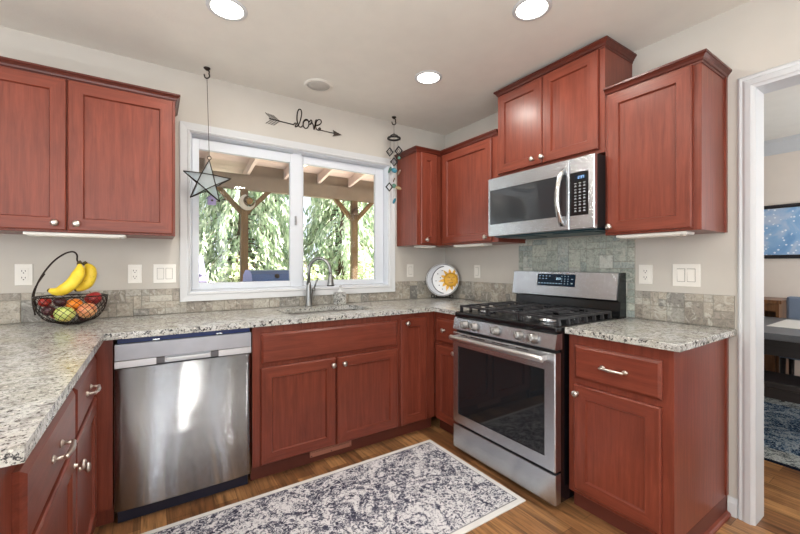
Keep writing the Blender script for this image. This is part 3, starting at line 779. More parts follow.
def bgquad(m, x0, x1, z0, z1, o0, o1):
    A = [m.v(*bgp(x, z, o0)) for x, z in ((x0, z0), (x1, z0), (x1, z1), (x0, z1))]; B = [m.v(*bgp(x, z, o1)) for x, z in ((x0, z0), (x1, z0), (x1, z1), (x0, z1))]
    m.face(B); m.face(A[::-1])
    for k in range(4): m.face([A[k], A[(k + 1) % 4], B[(k + 1) % 4], B[k]])
m = MB(); dx0, dx1, dz0, dz1 = 0.208, 0.492, 1.083, 1.164; bgquad(m, dx0, dx1, dz0, dz1, -0.002, 0.0016); dp = m.build('display_screen', M['display'], bgd)
m = MB(); R = random.Random(4)
for row, n_ in ((1.150, 4), (1.1325, 3)):
    for i in range(n_): bgquad(m, 0.222 + i * 0.026, 0.232 + i * 0.026, row - 0.0022, row + 0.0022, 0.0014, 0.0022)
for row in (1.150, 1.1325, 1.118, 1.101):
    for i in range(3): bgquad(m, 0.394 + i * 0.023, 0.399 + i * 0.023, row - 0.0028, row + 0.0028, 0.0014, 0.0022)
for i in range(8): bgquad(m, 0.219 + i * 0.0225, 0.231 + i * 0.0225, 1.0985, 1.1035, 0.0014, 0.0022)
bgquad(m, 0.464, 0.476, 1.101, 1.108, 0.0014, 0.0022); bgquad(m, 0.464, 0.478, 1.130, 1.134, 0.0014, 0.0022)
m.build('touch_keys', M['icons'], dp)  # touch keys and icons of the display, all in one mesh

# ---- seven-segment style digits
SEG = {'a': ((0, 2), (1, 2)), 'b': ((1, 2), (1, 1)), 'c': ((1, 1), (1, 0)), 'd': ((0, 0), (1, 0)), 'e': ((0, 1), (0, 0)), 'f': ((0, 2), (0, 1)), 'g': ((0, 1), (1, 1))}
DIG = {'1': 'bc', '2': 'abged', '3': 'abgcd', '5': 'afgcd', '7': 'abc', '0': 'abcdef', '8': 'abcdefg'}
def digits(m, text, x, z, w_, h_, put):
    for ch in text:
        if ch == ':':
            for q in (0.3, 0.7): put(m, x, x + w_ * 0.2, z + h_ * q - w_ * 0.1, z + h_ * q + w_ * 0.1)
            x += w_ * 0.55; continue
        th = w_ * 0.13
        for s_ in DIG[ch]:
            (a, b), (c, d_) = SEG[s_]
            put(m, x + min(a, c) * w_ - th, x + max(a, c) * w_ + th, z + min(b, d_) * h_ / 2 - th, z + max(b, d_) * h_ / 2 + th)
        x += w_ * 1.6
m = MB(); digits(m, '12:37', 0.352, 1.127, 0.0055, 0.012, lambda m, a, b, c, d_: bgquad(m, a, b, c, d_, 0.0014, 0.0022)); m.build('clock_digits', emit('clock_digits', (0.6, 0.85, 1, 1), 1.5), dp)

# ---- over-range microwave
MWZ = 1.417
t = thing('microwave_oven', 'stainless over-the-range microwave with a bowed bar handle', 'microwave', (-0.419, -0.9635, MWZ), RW)
MW = 0.7605; MH = 0.406
m = MB(); m.box(0.002, MW - 0.002, 0.028, 0.405, 0.012, MH - 0.001); m.build('body', M['blackmatte'], t)
m = MB(); m.box(0.02, MW - 0.02, 0.05, 0.40, 0.0, 0.012); m.box(0.05, 0.30, 0.09, 0.24, -0.004, 0.0); m.box(0.45, 0.70, 0.09, 0.24, -0.004, 0.0)
m.build('underside', plain('teal_grey_underside', (34, 66, 76), 0.35, 0.5), t)
SP = 0.614
m = MB(); wx0, wx1, wz0, wz1 = 0.019, 0.548, 0.086, 0.321
ringdoor(m, 0, SP, 0.006, MH - 0.002, wx0, wx1 + 0.05, wz0, wz1, 0.0, 0.028); dr = m.build('door', M['steel'], t)
m = MB(); m.box(wx0 + 0.0005, wx1 + 0.0495, 0.003, 0.026, wz0 + 0.0005, wz1 - 0.0005); m.build('door_window', M['mwglass'], dr)
m = MB(); pts = []
for i in range(15):
    u = i / 14; pts.append((0.574 + 0.004 * u, -0.004 - 0.052 * math.sin(PI * u) ** 0.7, 0.035 + 0.315 * u))
hm = MB()
for i in range(14):
    p, q = Vector(pts[i]), Vector(pts[i + 1])
hm.tube(pts, 0.011, 10)
for v_ in hm.bm.verts: v_.co.x = 0.576 + (v_.co.x - 0.576) * 1.35
hm.build('handle', plain('satin_handle_steel', (208, 208, 208), 0.25, 1.0), dr)
m = MB(); ringdoor(m, SP + 0.0015, MW, 0.006, MH - 0.002, 0.6095 + 0.008, 0.728, 0.082, 0.321, 0.0, 0.028); cs = m.build('control_side', M['steel'], t)
m = MB(); m.box(0.618, 0.7275, 0.002, 0.02, 0.0825, 0.3205); cp = m.build('control_panel', M['black'], cs)
m = MB(); m.box(0.650, 0.712, 0.001, 0.003, 0.279, 0.303); ds = m.build('clock_display', M['display'], cp)
m = MB(); digits(m, '2:37', 0.668, 0.285, 0.0068, 0.0125, lambda m, a, b, c, d_: m.box(a, b, 0.0002, 0.0012, c, d_)); m.build('clock_digits', M['digits'], ds)
m = MB()
for r_ in range(10):
    for c_ in range(3):
        z = 0.258 - r_ * 0.0172; x = 0.645 + c_ * 0.026
        m.box(x, x + 0.013, 0.0012, 0.0022, z, z + 0.0035)
        if r_ % 2: m.box(x + 0.003, x + 0.01, 0.0012, 0.0022, z + 0.0055, z + 0.0085)
m.build('keypad', M['keys'], cp)
m = MB(); m.box(MW - 0.010, MW - 0.006, -0.001, 0.001, 0.186, 0.197); m.build('door_sensor', M['slot'], cs)

# ---- under-cabinet light bars
def ucl(label, loc, rz, L):
    t = thing('light_bar', label, 'light', loc, rz, None)
    m = MB(); m.box(-L / 2, L / 2, 0, 0.10, 0.004, 0.018, bev=0.003); m.build('housing', M['plastic'], t)
    m = MB(); m.box(-L / 2 + 0.012, L / 2 - 0.03, 0.012, 0.085, 0.0, 0.0055, bev=0.0015); m.build('diffuser', plain('frosted_cover', (236, 232, 224), 0.4), t)
    m = MB(); m.box(L / 2 - 0.024, L / 2 - 0.012, 0.03, 0.05, 0.0, 0.004); m.build('rocker_switch', M['plastic'], t)
ucl('white light bar under the cabinet above the fruit basket', (-2.69, -0.29, 1.3715), 0, 0.40)
ucl('white light bar under the corner cabinet near the microwave', (-0.29, -0.62, 1.3715), RW, 0.34)
ucl('white light bar under the cabinet beside the doorway', (-0.29, -1.93, 1.3685), RW, 0.32)
ucl('short white light bar under the slim cabinet beside the window', (-0.42, -0.28, 1.3715), 0, 0.16)

# ================================================================ WALL PLATES
def plate_thing(name, label, cat, loc, rz, w_, h_, kind, group=None):
    t = thing(name, label, cat, loc, rz, group)
    m = MB(); m.box(-w_ / 2, w_ / 2, -0.006, 0, -h_ / 2, h_ / 2, bev=0.002); m.build('cover_plate', M['plastic'], t)
    if kind == 'outlet':
        m = MB(); m.box(-0.018, 0.018, -0.0085, -0.006, -0.034, 0.034, bev=0.001); r = m.build('receptacle', M['plastic'], t)
        m = MB()
        for s in (-1, 1):
            z = s * 0.018
            m.box(-0.008, -0.0055, -0.009, -0.0085, z - 0.002, z + 0.007); m.box(0.0055, 0.008, -0.009, -0.0085, z - 0.002, z + 0.006); m.box(-0.0025, 0.0025, -0.009, -0.0085, z - 0.011, z - 0.006)
        m.build('slots', M['slot'], r)
    else:
        n_ = 2 if kind == 'double' else 1
        for i in range(n_):
            cx_ = (i - (n_ - 1) / 2) * 0.046
            m = MB(); m.box(cx_ - 0.0185, cx_ + 0.0185, -0.0064, -0.0058, -0.035, 0.035); m.build('rocker_gap', M['gap'], t)
            m = MB(); m.prism([(-0.006, -0.033), (-0.0075, -0.033), (-0.0115, 0.031), (-0.006, 0.033)], cx_ - 0.0165, cx_ + 0.0165, 'yz'); m.build('rocker', M['plastic'], t)
    return t
plate_thing('wall_outlet', 'white double outlet behind the fruit basket handle, beneath the two-door cabinet', 'outlet', (-2.945, 0, 1.174), 0, 0.07, 0.115, 'outlet')
plate_thing('wall_outlet', 'white double outlet above the dishwasher, next to the double switch', 'outlet', (-2.458, 0, 1.171), 0, 0.07, 0.113, 'outlet')
plate_thing('light_switch', 'white double rocker switch beside the window casing', 'switch', (-2.304, 0, 1.171), 0, 0.122, 0.118, 'double')
plate_thing('light_switch', 'white single rocker switch between the window and the sun-and-moon plate', 'switch', (-0.415, 0, 1.172), 0, 0.07, 0.115, 'single')
plate_thing('light_switch', 'white single switch on the range wall between the plate and the range', 'switch', (0, -0.439, 1.167), RW, 0.07, 0.113, 'single')
plate_thing('wall_outlet', 'white double outlet on the range wall above the small worktop', 'outlet', (0, -1.792, 1.172), RW, 0.072, 0.112, 'outlet')
plate_thing('light_switch', 'white double rocker switch beside the doorway casing', 'switch', (0, -1.990, 1.172), RW, 0.126, 0.12, 'double')

# ================================================================ CEILING
def downlight(label, x, y, r=0.074):
    t = thing('recessed_light', label, 'light', (x, y, H))
    m = MB(); m.lathe([(r, -0.004), (r + 0.003, -0.007), (r + 0.018, -0.004), (r + 0.02, 0.0), (r, 0.0), (r, -0.004)], (0, 0, 0), 40, cap=False); m.build('trim_ring', M['white'], t)
    m = MB(); m.lathe([(0, -0.0035), (r, -0.0035), (r, -0.001), (0, -0.001)], (0, 0, 0), 40); m.build('lens', M['lens'], t)
    light('recessed_light_beam', 'AREA', (x, y, H - 0.012), 7, (1, 0.95, 0.87), (0, 0, -1), shape='DISK', size=0.14)
downlight('lit recessed ceiling light nearest the two-door wall cabinet', -2.063, -0.808)
downlight('lit recessed ceiling light in front of the cabinet above the microwave', -0.82, -1.636)
downlight('lit recessed ceiling light near the corner cabinets', -0.828, -0.814)
t = thing('ceiling_speaker', 'round white ceiling speaker above the window', 'speaker', (-1.402, -0.30, H))
m = MB(); m.lathe([(0.078, -0.006), (0.094, -0.006), (0.098, -0.002), (0.098, 0), (0.078, 0), (0.078, -0.006)], (0, 0, 0), 40, cap=False); m.build('bezel', M['ceiling'], t)
m = MB(); m.lathe([(0, -0.0055), (0.05, -0.0052), (0.078, -0.004), (0.078, 0), (0, 0)], (0, 0, 0), 40); m.build('grille', plain('grille_grey', (190, 186, 180), 0.6), t)

def hook(label, x, y):
    m = MB(); m.lathe([(0.02, 0), (0.02, -0.004), (0.012, -0.012), (0.007, -0.016), (0, -0.017)][::-1], (0, 0, 0), 16)
    pts = [(0.004, 0, -0.014), (0.014, 0, -0.024), (0.012, 0, -0.036)] + [(0.016 * math.cos(a), 0, -0.05 + 0.016 * math.sin(a)) for a in [math.radians(q) for q in range(40, -200, -20)]] + [(-0.018, 0, -0.040)]
    m.tube(pts, 0.0042, 8)
    o = m.build('ceiling_hook', M['wire'], None, (x, y, H)); o.rotation_euler.z = -0.55
    tag(o, label, 'hook'); return o
hook('dark ceiling hook holding the glass star', -2.079, -0.127)
hook('dark ceiling hook holding the shell-and-diamond mobile', -0.659, -0.113)

# ---- glass star
t = thing('star_ornament', 'five-pointed clear glass star hanging in front of the window', 'ornament', (-2.079, -0.127, 1.757), -0.15)
m = MB(); R1, R2, dp_ = 0.142, 0.0545, 0.03
pv = []
for i in range(10):
    a = PI / 2 + i * PI / 5 - 0.09; r = R1 if i % 2 == 0 else R2
    pv.append((r * math.cos(a), 0, r * math.sin(a)))
mg = MB(); tips_ = {i: mg.v(*pv[i]) for i in range(0, 10, 2)}
for s_ in (-1, 1):          # five kite points and a flat pentagon on each side, thicker in the middle
    inn_ = {i: mg.v(pv[i][0], s_ * dp_, pv[i][2]) for i in range(1, 10, 2)}
    for i in range(0, 10, 2): mg.face([tips_[i], inn_[(i + 1) % 10], inn_[(i - 1) % 10]])
    mg.face([inn_[i] for i in range(1, 10, 2)])
    for i in range(0, 10, 2):
        for d_ in (1, -1): m.tube([pv[i], tuple(inn_[(i + d_) % 10].co)], 0.0034, 6)
        m.tube([tuple(inn_[(i + 1) % 10].co), tuple(inn_[(i - 1) % 10].co)], 0.0034, 6)
    if s_ == 1:
        for i in range(1, 10, 2): m.tube([(pv[i][0], -dp_, pv[i][2]), (pv[i][0], dp_, pv[i][2])], 0.0026, 6)
mg.build('glass_facets', M['starglass'], t)
m.build('leading', M['wire'], t)
m = MB(); tip = Vector(pv[0]); m.tube([(tip.x + 0.011 * math.cos(a), 0, tip.z + 0.012 + 0.011 * math.sin(a)) for a in [k * PI / 8 for k in range(16)]], 0.0025, 6, closed=True)
m.tube([(tip.x, 0, tip.z + 0.023), (0, 0, H - 1.757 - 0.068)], 0.0019, 6); m.build('hanging_rod', M['wire'], t)

# ---- mobile
t = thing('hanging_mobile', 'string mobile of small dark diamonds and teal shells beside the window', 'mobile', (-0.659, -0.113, 1.70))
TZ = H - 0.07 - 1.70
m = MB(); m.tube([(0, 0, TZ), (0, 0, 0.075)], 0.0016, 5); 
for sx in (-0.055, 0.055): m.tube([(sx * 0.7, 0.0, TZ - 0.125), (sx * 0.7, 0.0, 0.28)], 0.0010, 5)
for sx in (-0.055, 0.055): m.tube([(0, 0, TZ - 0.065), (sx * 0.8, 0, TZ - 0.115)], 0.0014, 5)
m.build('string', M['wire'], t)
m = MB(); m.tube([(0.05 * math.cos(k * PI / 10), 0.05 * math.sin(k * PI / 10), TZ - 0.112) for k in range(20)], 0.009, 8, closed=True)
m.tube([(0.03 * math.cos(k * PI / 6), 0.03 * math.sin(k * PI / 6), TZ - 0.09) for k in range(12)], 0.004, 6, closed=True); m.build('top_ring', M['blackmatte'], t)
cr = Vector((0.832, -0.554, 0))
def diamond(x, z, s, rot=0.0, mat='wire', inner=True):
    m = MB(); c = cr * x; ax = Matrix.Rotation(rot, 3, 'Z') @ cr
    P = [c + Vector((0, 0, z)) + ax * (s * 0.8 * a) + Vector((0, 0, s * b)) for a, b in ((0, 1), (1, 0), (0, -1), (-1, 0))]
    m.tube(P, 0.0078, 6, closed=True)
    if inner: m.tube([c + Vector((0, 0, z)) + (p - c - Vector((0, 0, z))) * 0.42 for p in P], 0.0025, 5, closed=True)
    m.build('diamond', M['blackmatte'], t)
TEAL = plain('teal_shell', (16, 104, 124), 0.35); GRN = plain('green_shell', (54, 100, 84), 0.4); TAN = plain('tan_shell', (140, 116, 82), 0.5)
def shell(x, z, rx, rz_, mat):
    m = MB(); c = cr * x; m.ball((c.x, c.y, z), (rx, 0.005, rz_), 12, 8, M4=Matrix.Rotation(-0.588, 4, 'Z') @ Matrix.Rotation(0.4, 4, 'Y')); m.build('shell', mat, t)
ZB = lambda py: 1.2302 + (264.24 - py) / 375.5 * 3.20 - 1.70
diamond(-0.036, ZB(152), 0.034, 0.35); diamond(0.040, ZB(151), 0.038, -0.3); diamond(0.0, ZB(162), 0.034, 0.2); diamond(-0.040, ZB(187), 0.034, 0.1, inner=False)
shell(0.002, ZB(170.5), 0.026, 0.02, TEAL); shell(-0.036, ZB(170), 0.011, 0.03, GRN); shell(0.042, ZB(172.5), 0.012, 0.03, plain('brown_shell', (96, 66, 50), 0.4))
shell(0.0, ZB(186), 0.02, 0.02, GRN); shell(0.036, ZB(188), 0.03, 0.015, TAN); shell(0.0, ZB(180), 0.006, 0.02, plain('bronze_bead', (90, 70, 50), 0.4)); shell(0.002, ZB(201), 0.011, 0.026, TEAL)
shell(0.042, ZB(158), 0.014, 0.014, GRN)

# ---- love arrow sign
t = thing('wall_sign', 'dark wire arrow sign spelling love above the window', 'sign', (-1.387, 0, 2.30))
PXS = 0.00268   # metres per sign unit (unit = one pixel of an 8-fold enlargement)
def LP(px, py): # picture-of-the-sign coordinates to wall metres, straightened
    u, v_ = px - 410, py - 245 - (px - 410) * 0.155
    return (u * 0.00086 - 0.004, -0.006, -v_ * 0.00082)
m = MB(); m.tube([LP(92, 208), LP(300, 250)], 0.0035, 6); m.tube([LP(548, 288), LP(680, 312)], 0.0035, 6); m.build('arrow_shaft', M['wire'], t)
m = MB()
for k in range(4):
    x = 100 + k * 21
    m.tube([LP(x + 14, 212 + k * 4), LP(x - 38, 158 + k * 6)], 0.0022, 5); m.tube([LP(x + 14, 216 + k * 4), LP(x - 34, 252 + k * 5)], 0.0022, 5)
m.build('arrow_fletching', M['wire'], t)
m = MB(); a, b, c_ = LP(668, 282), LP(757, 326), LP(664, 342); d_ = LP(682, 312)
m.prism([(a[0], a[2]), (b[0], b[2]), (c_[0], c_[2]), (d_[0], d_[2])], -0.010, -0.003, 'xz'); m.build('arrow_head', M['wire'], t)
def letter(pts, w_=0.0055):
    P = [Vector(LP(*p)) for p in pts]; out = []
    for i in range(len(P) - 1):        # Catmull-Rom smoothing
        p0, p1, p2, p3 = P[max(0, i - 1)], P[i], P[i + 1], P[min(len(P) - 1, i + 2)]
        for k in range(5):
            u = k / 5; out.append(0.5 * ((2 * p1) + (p2 - p0) * u + (2 * p0 - 5 * p1 + 4 * p2 - p3) * u * u + (3 * p1 - p0 - 3 * p2 + p3) * u ** 3))
    out.append(P[-1]); m = MB(); m.tube(out, w_ / 2 + 0.001, 8); m.build('letter', M['wire'], t)
letter([(300, 252), (310, 236), (326, 238), (318, 256), (316, 268), (334, 262), (356, 222), (372, 150), (366, 110), (348, 106), (334, 140), (330, 200), (342, 250), (362, 270), (384, 252)])
letter([(384, 252), (388, 216), (408, 194), (430, 200), (438, 236), (428, 268), (404, 278), (388, 256), (392, 220), (414, 202), (444, 214)])
letter([(444, 214), (456, 196), (466, 208), (458, 232), (446, 240), (468, 222), (480, 250), (486, 286), (494, 240), (500, 206), (508, 188)])
letter([(508, 244), (536, 236), (556, 212), (548, 190), (524, 190), (506, 216), (502, 258), (514, 284), (534, 290), (548, 276), (540, 266), (530, 276), (548, 290)])

# ================================================================ RUG
RXA, RXB, RYA, RYB = -2.46, -0.755, -1.55, -0.738
t = thing('runner_rug', 'distressed ivory and navy runner rug on the kitchen floor', 'rug', ((RXA + RXB) / 2, (RYA + RYB) / 2, 0))
hx, hy = (RXB - RXA) / 2, (RYB - RYA) / 2
m = MB(); m.box(-hx, hx, -hy, hy, 0.0005, 0.007, bev=0.002); m.build('edge_band', M['rug_edge'], t)
m = MB(); m.box(-hx + 0.03, hx - 0.03, -hy + 0.03, hy - 0.03, 0.006, 0.0078); m.build('stripe', M['rug_grey'], t)
m = MB(); m.box(-hx + 0.036, hx - 0.036, -hy + 0.036, hy - 0.036, 0.006, 0.0085); m.build('pile_field', M['rug'], t)

# ================================================================ FRUIT BASKET
FB = Vector((-2.722, -0.20, 0.914))
t = thing('fruit_basket', 'dark wire fruit basket with a banana hook on the granite worktop', 'basket', FB)
AX, AY, BZ = 0.148, 0.125, 0.143
def bowl(a, h):   # point on the bowl: angle, height fraction
    k = math.sqrt(max(0.0, 1 - (1 - h) ** 2.3)) * 0.72 + 0.28
    return Vector((AX * k * math.cos(a), AY * k * math.sin(a), 0.006 + BZ * h))
m = MB()
m.tube([bowl(k * PI / 24, 1.0) for k in range(48)], 0.0032, 8, closed=True); m.tube([bowl(k * PI / 16, 0.0) for k in range(32)], 0.003, 8, closed=True)
m.build('rim', M['wire'], t)
m = MB()
for k in range(26):       # crossing diagonal wires
    a0 = k * 2 * PI / 26
    for s in (-1, 1): m.tube([bowl(a0 + s * h * 1.05, h) for h in [i / 9 for i in range(10)]], 0.0014, 5)
for q in range(-2, 3): m.tube([(bowl(math.acos(q / 3), 0)).to_tuple(), (bowl(-math.acos(q / 3), 0)).to_tuple()], 0.0014, 5)
m.build('wire_mesh', M['wire'], t)
hp = [(-0.142, 0.02, 0.10), (-0.150, 0.02, 0.15), (-0.140, 0.02, 0.205), (-0.113, 0.018, 0.27), (-0.075, 0.015, 0.33), (-0.035, 0.01, 0.368), (-0.005, 0.006, 0.382), (0.012, 0.004, 0.378), (0.021, 0.0, 0.362), (0.021, 0, 0.340), (0.026, -0.004, 0.329), (0.036, -0.006, 0.334)]
def smooth(P, n_=5):
    P = [Vector(p) for p in P]; out = []
    for i in range(len(P) - 1):
        p0, p1, p2, p3 = P[max(0, i - 1)], P[i], P[i + 1], P[min(len(P) - 1, i + 2)]
        for k in range(n_):
            u = k / n_; out.append(0.5 * ((2 * p1) + (p2 - p0) * u + (2 * p0 - 5 * p1 + 4 * p2 - p3) * u * u + (3 * p1 - p0 - 3 * p2 + p3) * u ** 3))
    return out + [P[-1]]
m = MB(); m.tube(smooth(hp), 0.0042, 8)
m.tube(smooth([(-0.135, -0.03, 0.06), (-0.150, -0.008, 0.14), (-0.142, 0.012, 0.20), (-0.108, 0.017, 0.268)]), 0.0036, 8); m.build('banana_hook', M['wire'], t)

def skin(name, stops, scale, rough=0.3, stretch=(1, 1, 1)):
    g = N(name); v = g.coord(stretch)
    c = g.ramp(g.noise(v, scale, 4, 0.6, 0.8), [(p, srgb(*c_)) for p, c_ in stops])
    c = g.mix(g.ramp(g.noise(g.coord(), 140, 2), [(0.62, (0,) * 3), (0.72, (0.3,) * 3)]), c, srgb(240, 220, 170))
    g.l(c, g.b.inputs['Base Color']); g.set(Roughness=rough); g.b.inputs['Subsurface Weight'].default_value = 0.05
    return g.m
STEM = plain('brown_stem', (84, 60, 38), 0.7)
def apple(name, label, cat, pos, r, mat, tilt=(0, 0), stem=True, group=None):
    t = thing(name, label, cat, FB + Vector(pos), 0, group)
    t.rotation_euler = (tilt[0], tilt[1], random.uniform(0, 6))
    prof = []
    for i in range(19):
        a = -PI / 2 + PI * i / 18
        rr = r * math.cos(a) * (1 + 0.06 * math.sin(a)); z = r * 0.93 * math.sin(a)
        if stem: z -= r * 0.22 * math.exp(-(rr / (0.3 * r)) ** 2) * (1 if a > 0 else -0.7)
        prof.append((rr if 0 < i < 18 else 0, z))
    m = MB(); m.lathe(prof, (0, 0, 0), 28); m.build('flesh', mat, t)
    if stem:
        m = MB(); m.tube([(0, 0, r * 0.68), (0.002, 0, r * 0.9), (0.005, 0.001, r * 1.08)], [0.0016, 0.0014, 0.002], 6); m.build('stem', STEM, t)
    return t
RED = skin('red_apple_skin', [(0.35, (120, 22, 28)), (0.55, (170, 44, 44)), (0.75, (206, 96, 80))], 12, stretch=(1, 1, 0.3))
PINK = skin('blush_apple_skin', [(0.3, (200, 74, 60)), (0.48, (228, 150, 104)), (0.66, (236, 204, 140))], 7)
GRNA = skin('green_yellow_apple_skin', [(0.3, (166, 196, 96)), (0.5, (206, 216, 124)), (0.66, (232, 184, 96))], 8)
PLUM = skin('plum_skin', [(0.3, (46, 20, 30)), (0.6, (82, 34, 46)), (0.8, (112, 64, 78))], 9, 0.35)
ORNG = skin('orange_peel', [(0.3, (226, 120, 24)), (0.7, (240, 150, 44))], 20, 0.45)
apple('apple', 'green and yellow apple at the front of the wire basket', 'apple', (-0.022, -0.044, 0.058), 0.044, GRNA, (0.2, 0.2))
apple('apple', 'blushed pink and yellow apple beside the green one in the basket', 'apple', (0.064, -0.026, 0.070), 0.043, PINK, (0.1, -0.3))
apple('apple', 'large red apple at the basket end away from the hook wire', 'apple', (0.084, 0.044, 0.128), 0.039, RED, (0.3, 0.2))
apple('orange', 'orange tucked behind the green apple in the basket', 'orange', (0.004, 0.036, 0.098), 0.037, ORNG, stem=False)
apple('apple', 'small red apple beneath the basket hook wire', 'apple', (-0.106, 0.006, 0.121), 0.027, skin('small_red_apple_skin', [(0.35, (140, 26, 24)), (0.6, (186, 54, 40)), (0.8, (220, 130, 80))], 12))
apple('plum', 'dark plum under the banana tips', 'plum', (-0.050, 0.020, 0.118), 0.027, PLUM, stem=False)
apple('plum', 'dark plum beside the green apple, low in the basket', 'plum', (-0.088, -0.022, 0.078), 0.027, PLUM, stem=False)
apple('apple', 'dark red apple at the bottom of the basket beneath the hook wire', 'apple', (-0.062, 0.030, 0.054), 0.029, RED, (0.2, 0.5))
apple('plum', 'dark plum at the basket bottom between the two pale apples', 'plum', (0.040, 0.020, 0.030), 0.020, PLUM, stem=False)

def banana_skin():
    g = N('banana_skin'); v = g.coord()
    c = g.ramp(g.noise(v, 16, 3), [(0.3, srgb(222, 186, 36)), (0.7, srgb(244, 216, 70))])
    c = g.mix(g.ramp(g.noise(v, 60, 3), [(0.66, (0,) * 3), (0.74, (0.6,) * 3)]), c, srgb(150, 110, 40))
    g.l(c, g.b.inputs['Base Color']); g.set(Roughness=0.42); return g.m
BAN = banana_skin(); BTIP = plain('banana_tip', (76, 62, 30), 0.7)
HK = (0.047, -0.006, 0.318)
def banana(label, pts, r):
    t = thing('banana', label, 'banana', FB)
    P = smooth(pts, 6); n_ = len(P); rs = []
    for i in range(n_):
        u = i / (n_ - 1)
        rs.append(r * (0.34 + 0.66 * min(1, max(0, (u - 0.06) / 0.2)) ** 0.7 if u < 0.55 else (0.30 + 0.70 * min(1, (1 - u) / 0.30) ** 0.75)))
    m = MB(); m.tube(P, rs, 6, mat=0)
    for f in m.bm.faces: f.smooth = True
    o = m.build('peel', BAN, t)
    md = o.modifiers.new('s', 'SUBSURF'); md.levels = 1; md.render_levels = 2
    e = P[-1]; d_ = (P[-1] - P[-2]).normalized(); m = MB(); m.tube([e - d_ * 0.004, e + d_ * 0.006], [r * 0.33, r * 0.22], 8); m.build('tip', BTIP, t)
    s0 = P[0]; d0 = (P[0] - P[1]).normalized(); m = MB(); m.tube([s0 - d0 * 0.004, s0 + d0 * 0.012], [r * 0.36, r * 0.3], 8); m.build('stalk', BTIP, t)
banana('long banana hanging from the hook, tip over the plums', [(0.034, -0.024, 0.318), (0.036, -0.038, 0.285), (0.024, -0.048, 0.246), (0.006, -0.054, 0.215), (-0.020, -0.054, 0.190), (-0.050, -0.048, 0.177), (-0.082, -0.040, 0.184)], 0.034)
banana('shorter banana at the back of the bunch, beside the long one', [(0.052, 0.022, 0.318), (0.068, 0.020, 0.296), (0.074, 0.018, 0.262), (0.066, 0.014, 0.226), (0.044, 0.010, 0.196), (0.014, 0.006, 0.180)], 0.033)

# ================================================================ SUN AND MOON PLATE
PC = Vector((-0.155, -0.15, 1.086)); pa = -PI / 4
t = thing('decorative_plate', 'round white plate with a gold sun face and grey crescent moon in the corner', 'plate', PC)
t.rotation_euler = (-0.16, 0, pa)
PR = 0.15
BT = Matrix.Rotation(PI / 2, 4, 'X')
m = MB(); m.lathe([(0, 0), (PR * 0.6, 0), (PR * 0.93, 0.008), (PR, 0.014), (PR, 0.018), (PR * 0.93, 0.014), (PR * 0.6, 0.007), (0, 0.007)], (0, 0, 0), 48, M4=BT); m.build('dish', plain('white_glaze', (226, 227, 230), 0.2), t)
GOLD = plain('gold_glaze', (226, 170, 44), 0.3); GREY = plain('grey_glaze', (52, 54, 62), 0.4); PALE = plain('silver_glaze', (188, 191, 198), 0.3)
sx, sz = 0.075, 0.002
m = MB(); m.lathe([(0, 0.0), (0.062, 0.0), (0.060, 0.010), (0.045, 0.016), (0, 0.020)], (sx, -0.006, sz), 28, M4=BT)
for k in range(12):
    a = k * PI / 6 + 0.1; ca, sa = math.cos(a), math.sin(a)
    L = 0.112 if k % 2 == 0 else 0.098
    if sx + L * ca > 0.135: L = 0.070
    q = [(sx + 0.058 * math.cos(a - 0.27), sz + 0.058 * math.sin(a - 0.27)), (sx + 0.08 * math.cos(a - 0.12), sz + 0.08 * math.sin(a - 0.12)), (sx + L * math.cos(a + 0.06), sz + L * math.sin(a + 0.06)), (sx + 0.075 * math.cos(a + 0.2), sz + 0.075 * math.sin(a + 0.2)), (sx + 0.058 * math.cos(a + 0.27), sz + 0.058 * math.sin(a + 0.27))]
    m.prism(q, -0.016, -0.008, 'xz')
# face relief
m.ball((sx + 0.004, -0.027, sz - 0.004), (0.007, 0.006, 0.015), 10, 8)
for e in (-1, 1): m.ball((sx + 0.004 + e * 0.021, -0.023, sz + 0.014), (0.011, 0.004, 0.006), 10, 8); m.ball((sx + 0.004 + e * 0.024, -0.022, sz - 0.016), (0.011, 0.005, 0.010), 10, 8)
m.build('sun_relief', GOLD, t)
m = MB()
for e in (-1, 1): m.tube([(sx + 0.004 + e * 0.021 + u * 0.012, -0.0275, sz + 0.022 - abs(u) * 0.004) for u in (-1, -0.3, 0.3, 1)], 0.0016, 5)
m.tube([(sx + 0.004 + u * 0.016, -0.0255, sz - 0.032 + u * u * 0.005) for u in (-1, -0.4, 0.4, 1)], 0.002, 5)
m.tube([(sx + 0.062 * math.cos(k * PI / 14), -0.0165, sz + 0.062 * math.sin(k * PI / 14)) for k in range(28)], 0.0016, 5, closed=True); m.build('sun_outline', plain('brown_glaze', (120, 78, 30), 0.4), t)
m = MB(); arc = []
for k in range(15): a = math.radians(100 + 160 * k / 14); arc.append((0.138 * math.cos(a), 0.138 * math.sin(a)))
inn = []
for k in range(15): a = math.radians(262 - 164 * k / 14); inn.append((0.030 + 0.125 * math.cos(a), 0.125 * math.sin(a)))
m.prism(arc + inn, -0.0155, -0.008, 'xz'); m.build('moon_relief', PALE, t)
m = MB(); m.tube([(x, -0.0165, z) for x, z in inn], 0.0034, 5); m.tube([(-0.098, -0.0165, 0.02), (-0.104, -0.0165, 0.0), (-0.090, -0.0165, -0.012), (-0.1, -0.0165, -0.02), (-0.092, -0.0165, -0.03)], 0.0018, 5)
for x, z in ((-0.045, 0.055), (-0.02, 0.02), (-0.03, -0.05), (0.0, -0.085), (-0.005, 0.085), (-0.06, -0.01)): m.lathe([(0, 0), (0.005, 0), (0.004, 0.002), (0, 0.002)], (x, -0.009, z), 8, M4=BT)
m.tube([(0.143 * math.cos(k * PI / 24), -0.017, 0.143 * math.sin(k * PI / 24)) for k in range(48)], 0.0026, 5, closed=True); m.build('moon_outline', GREY, t)
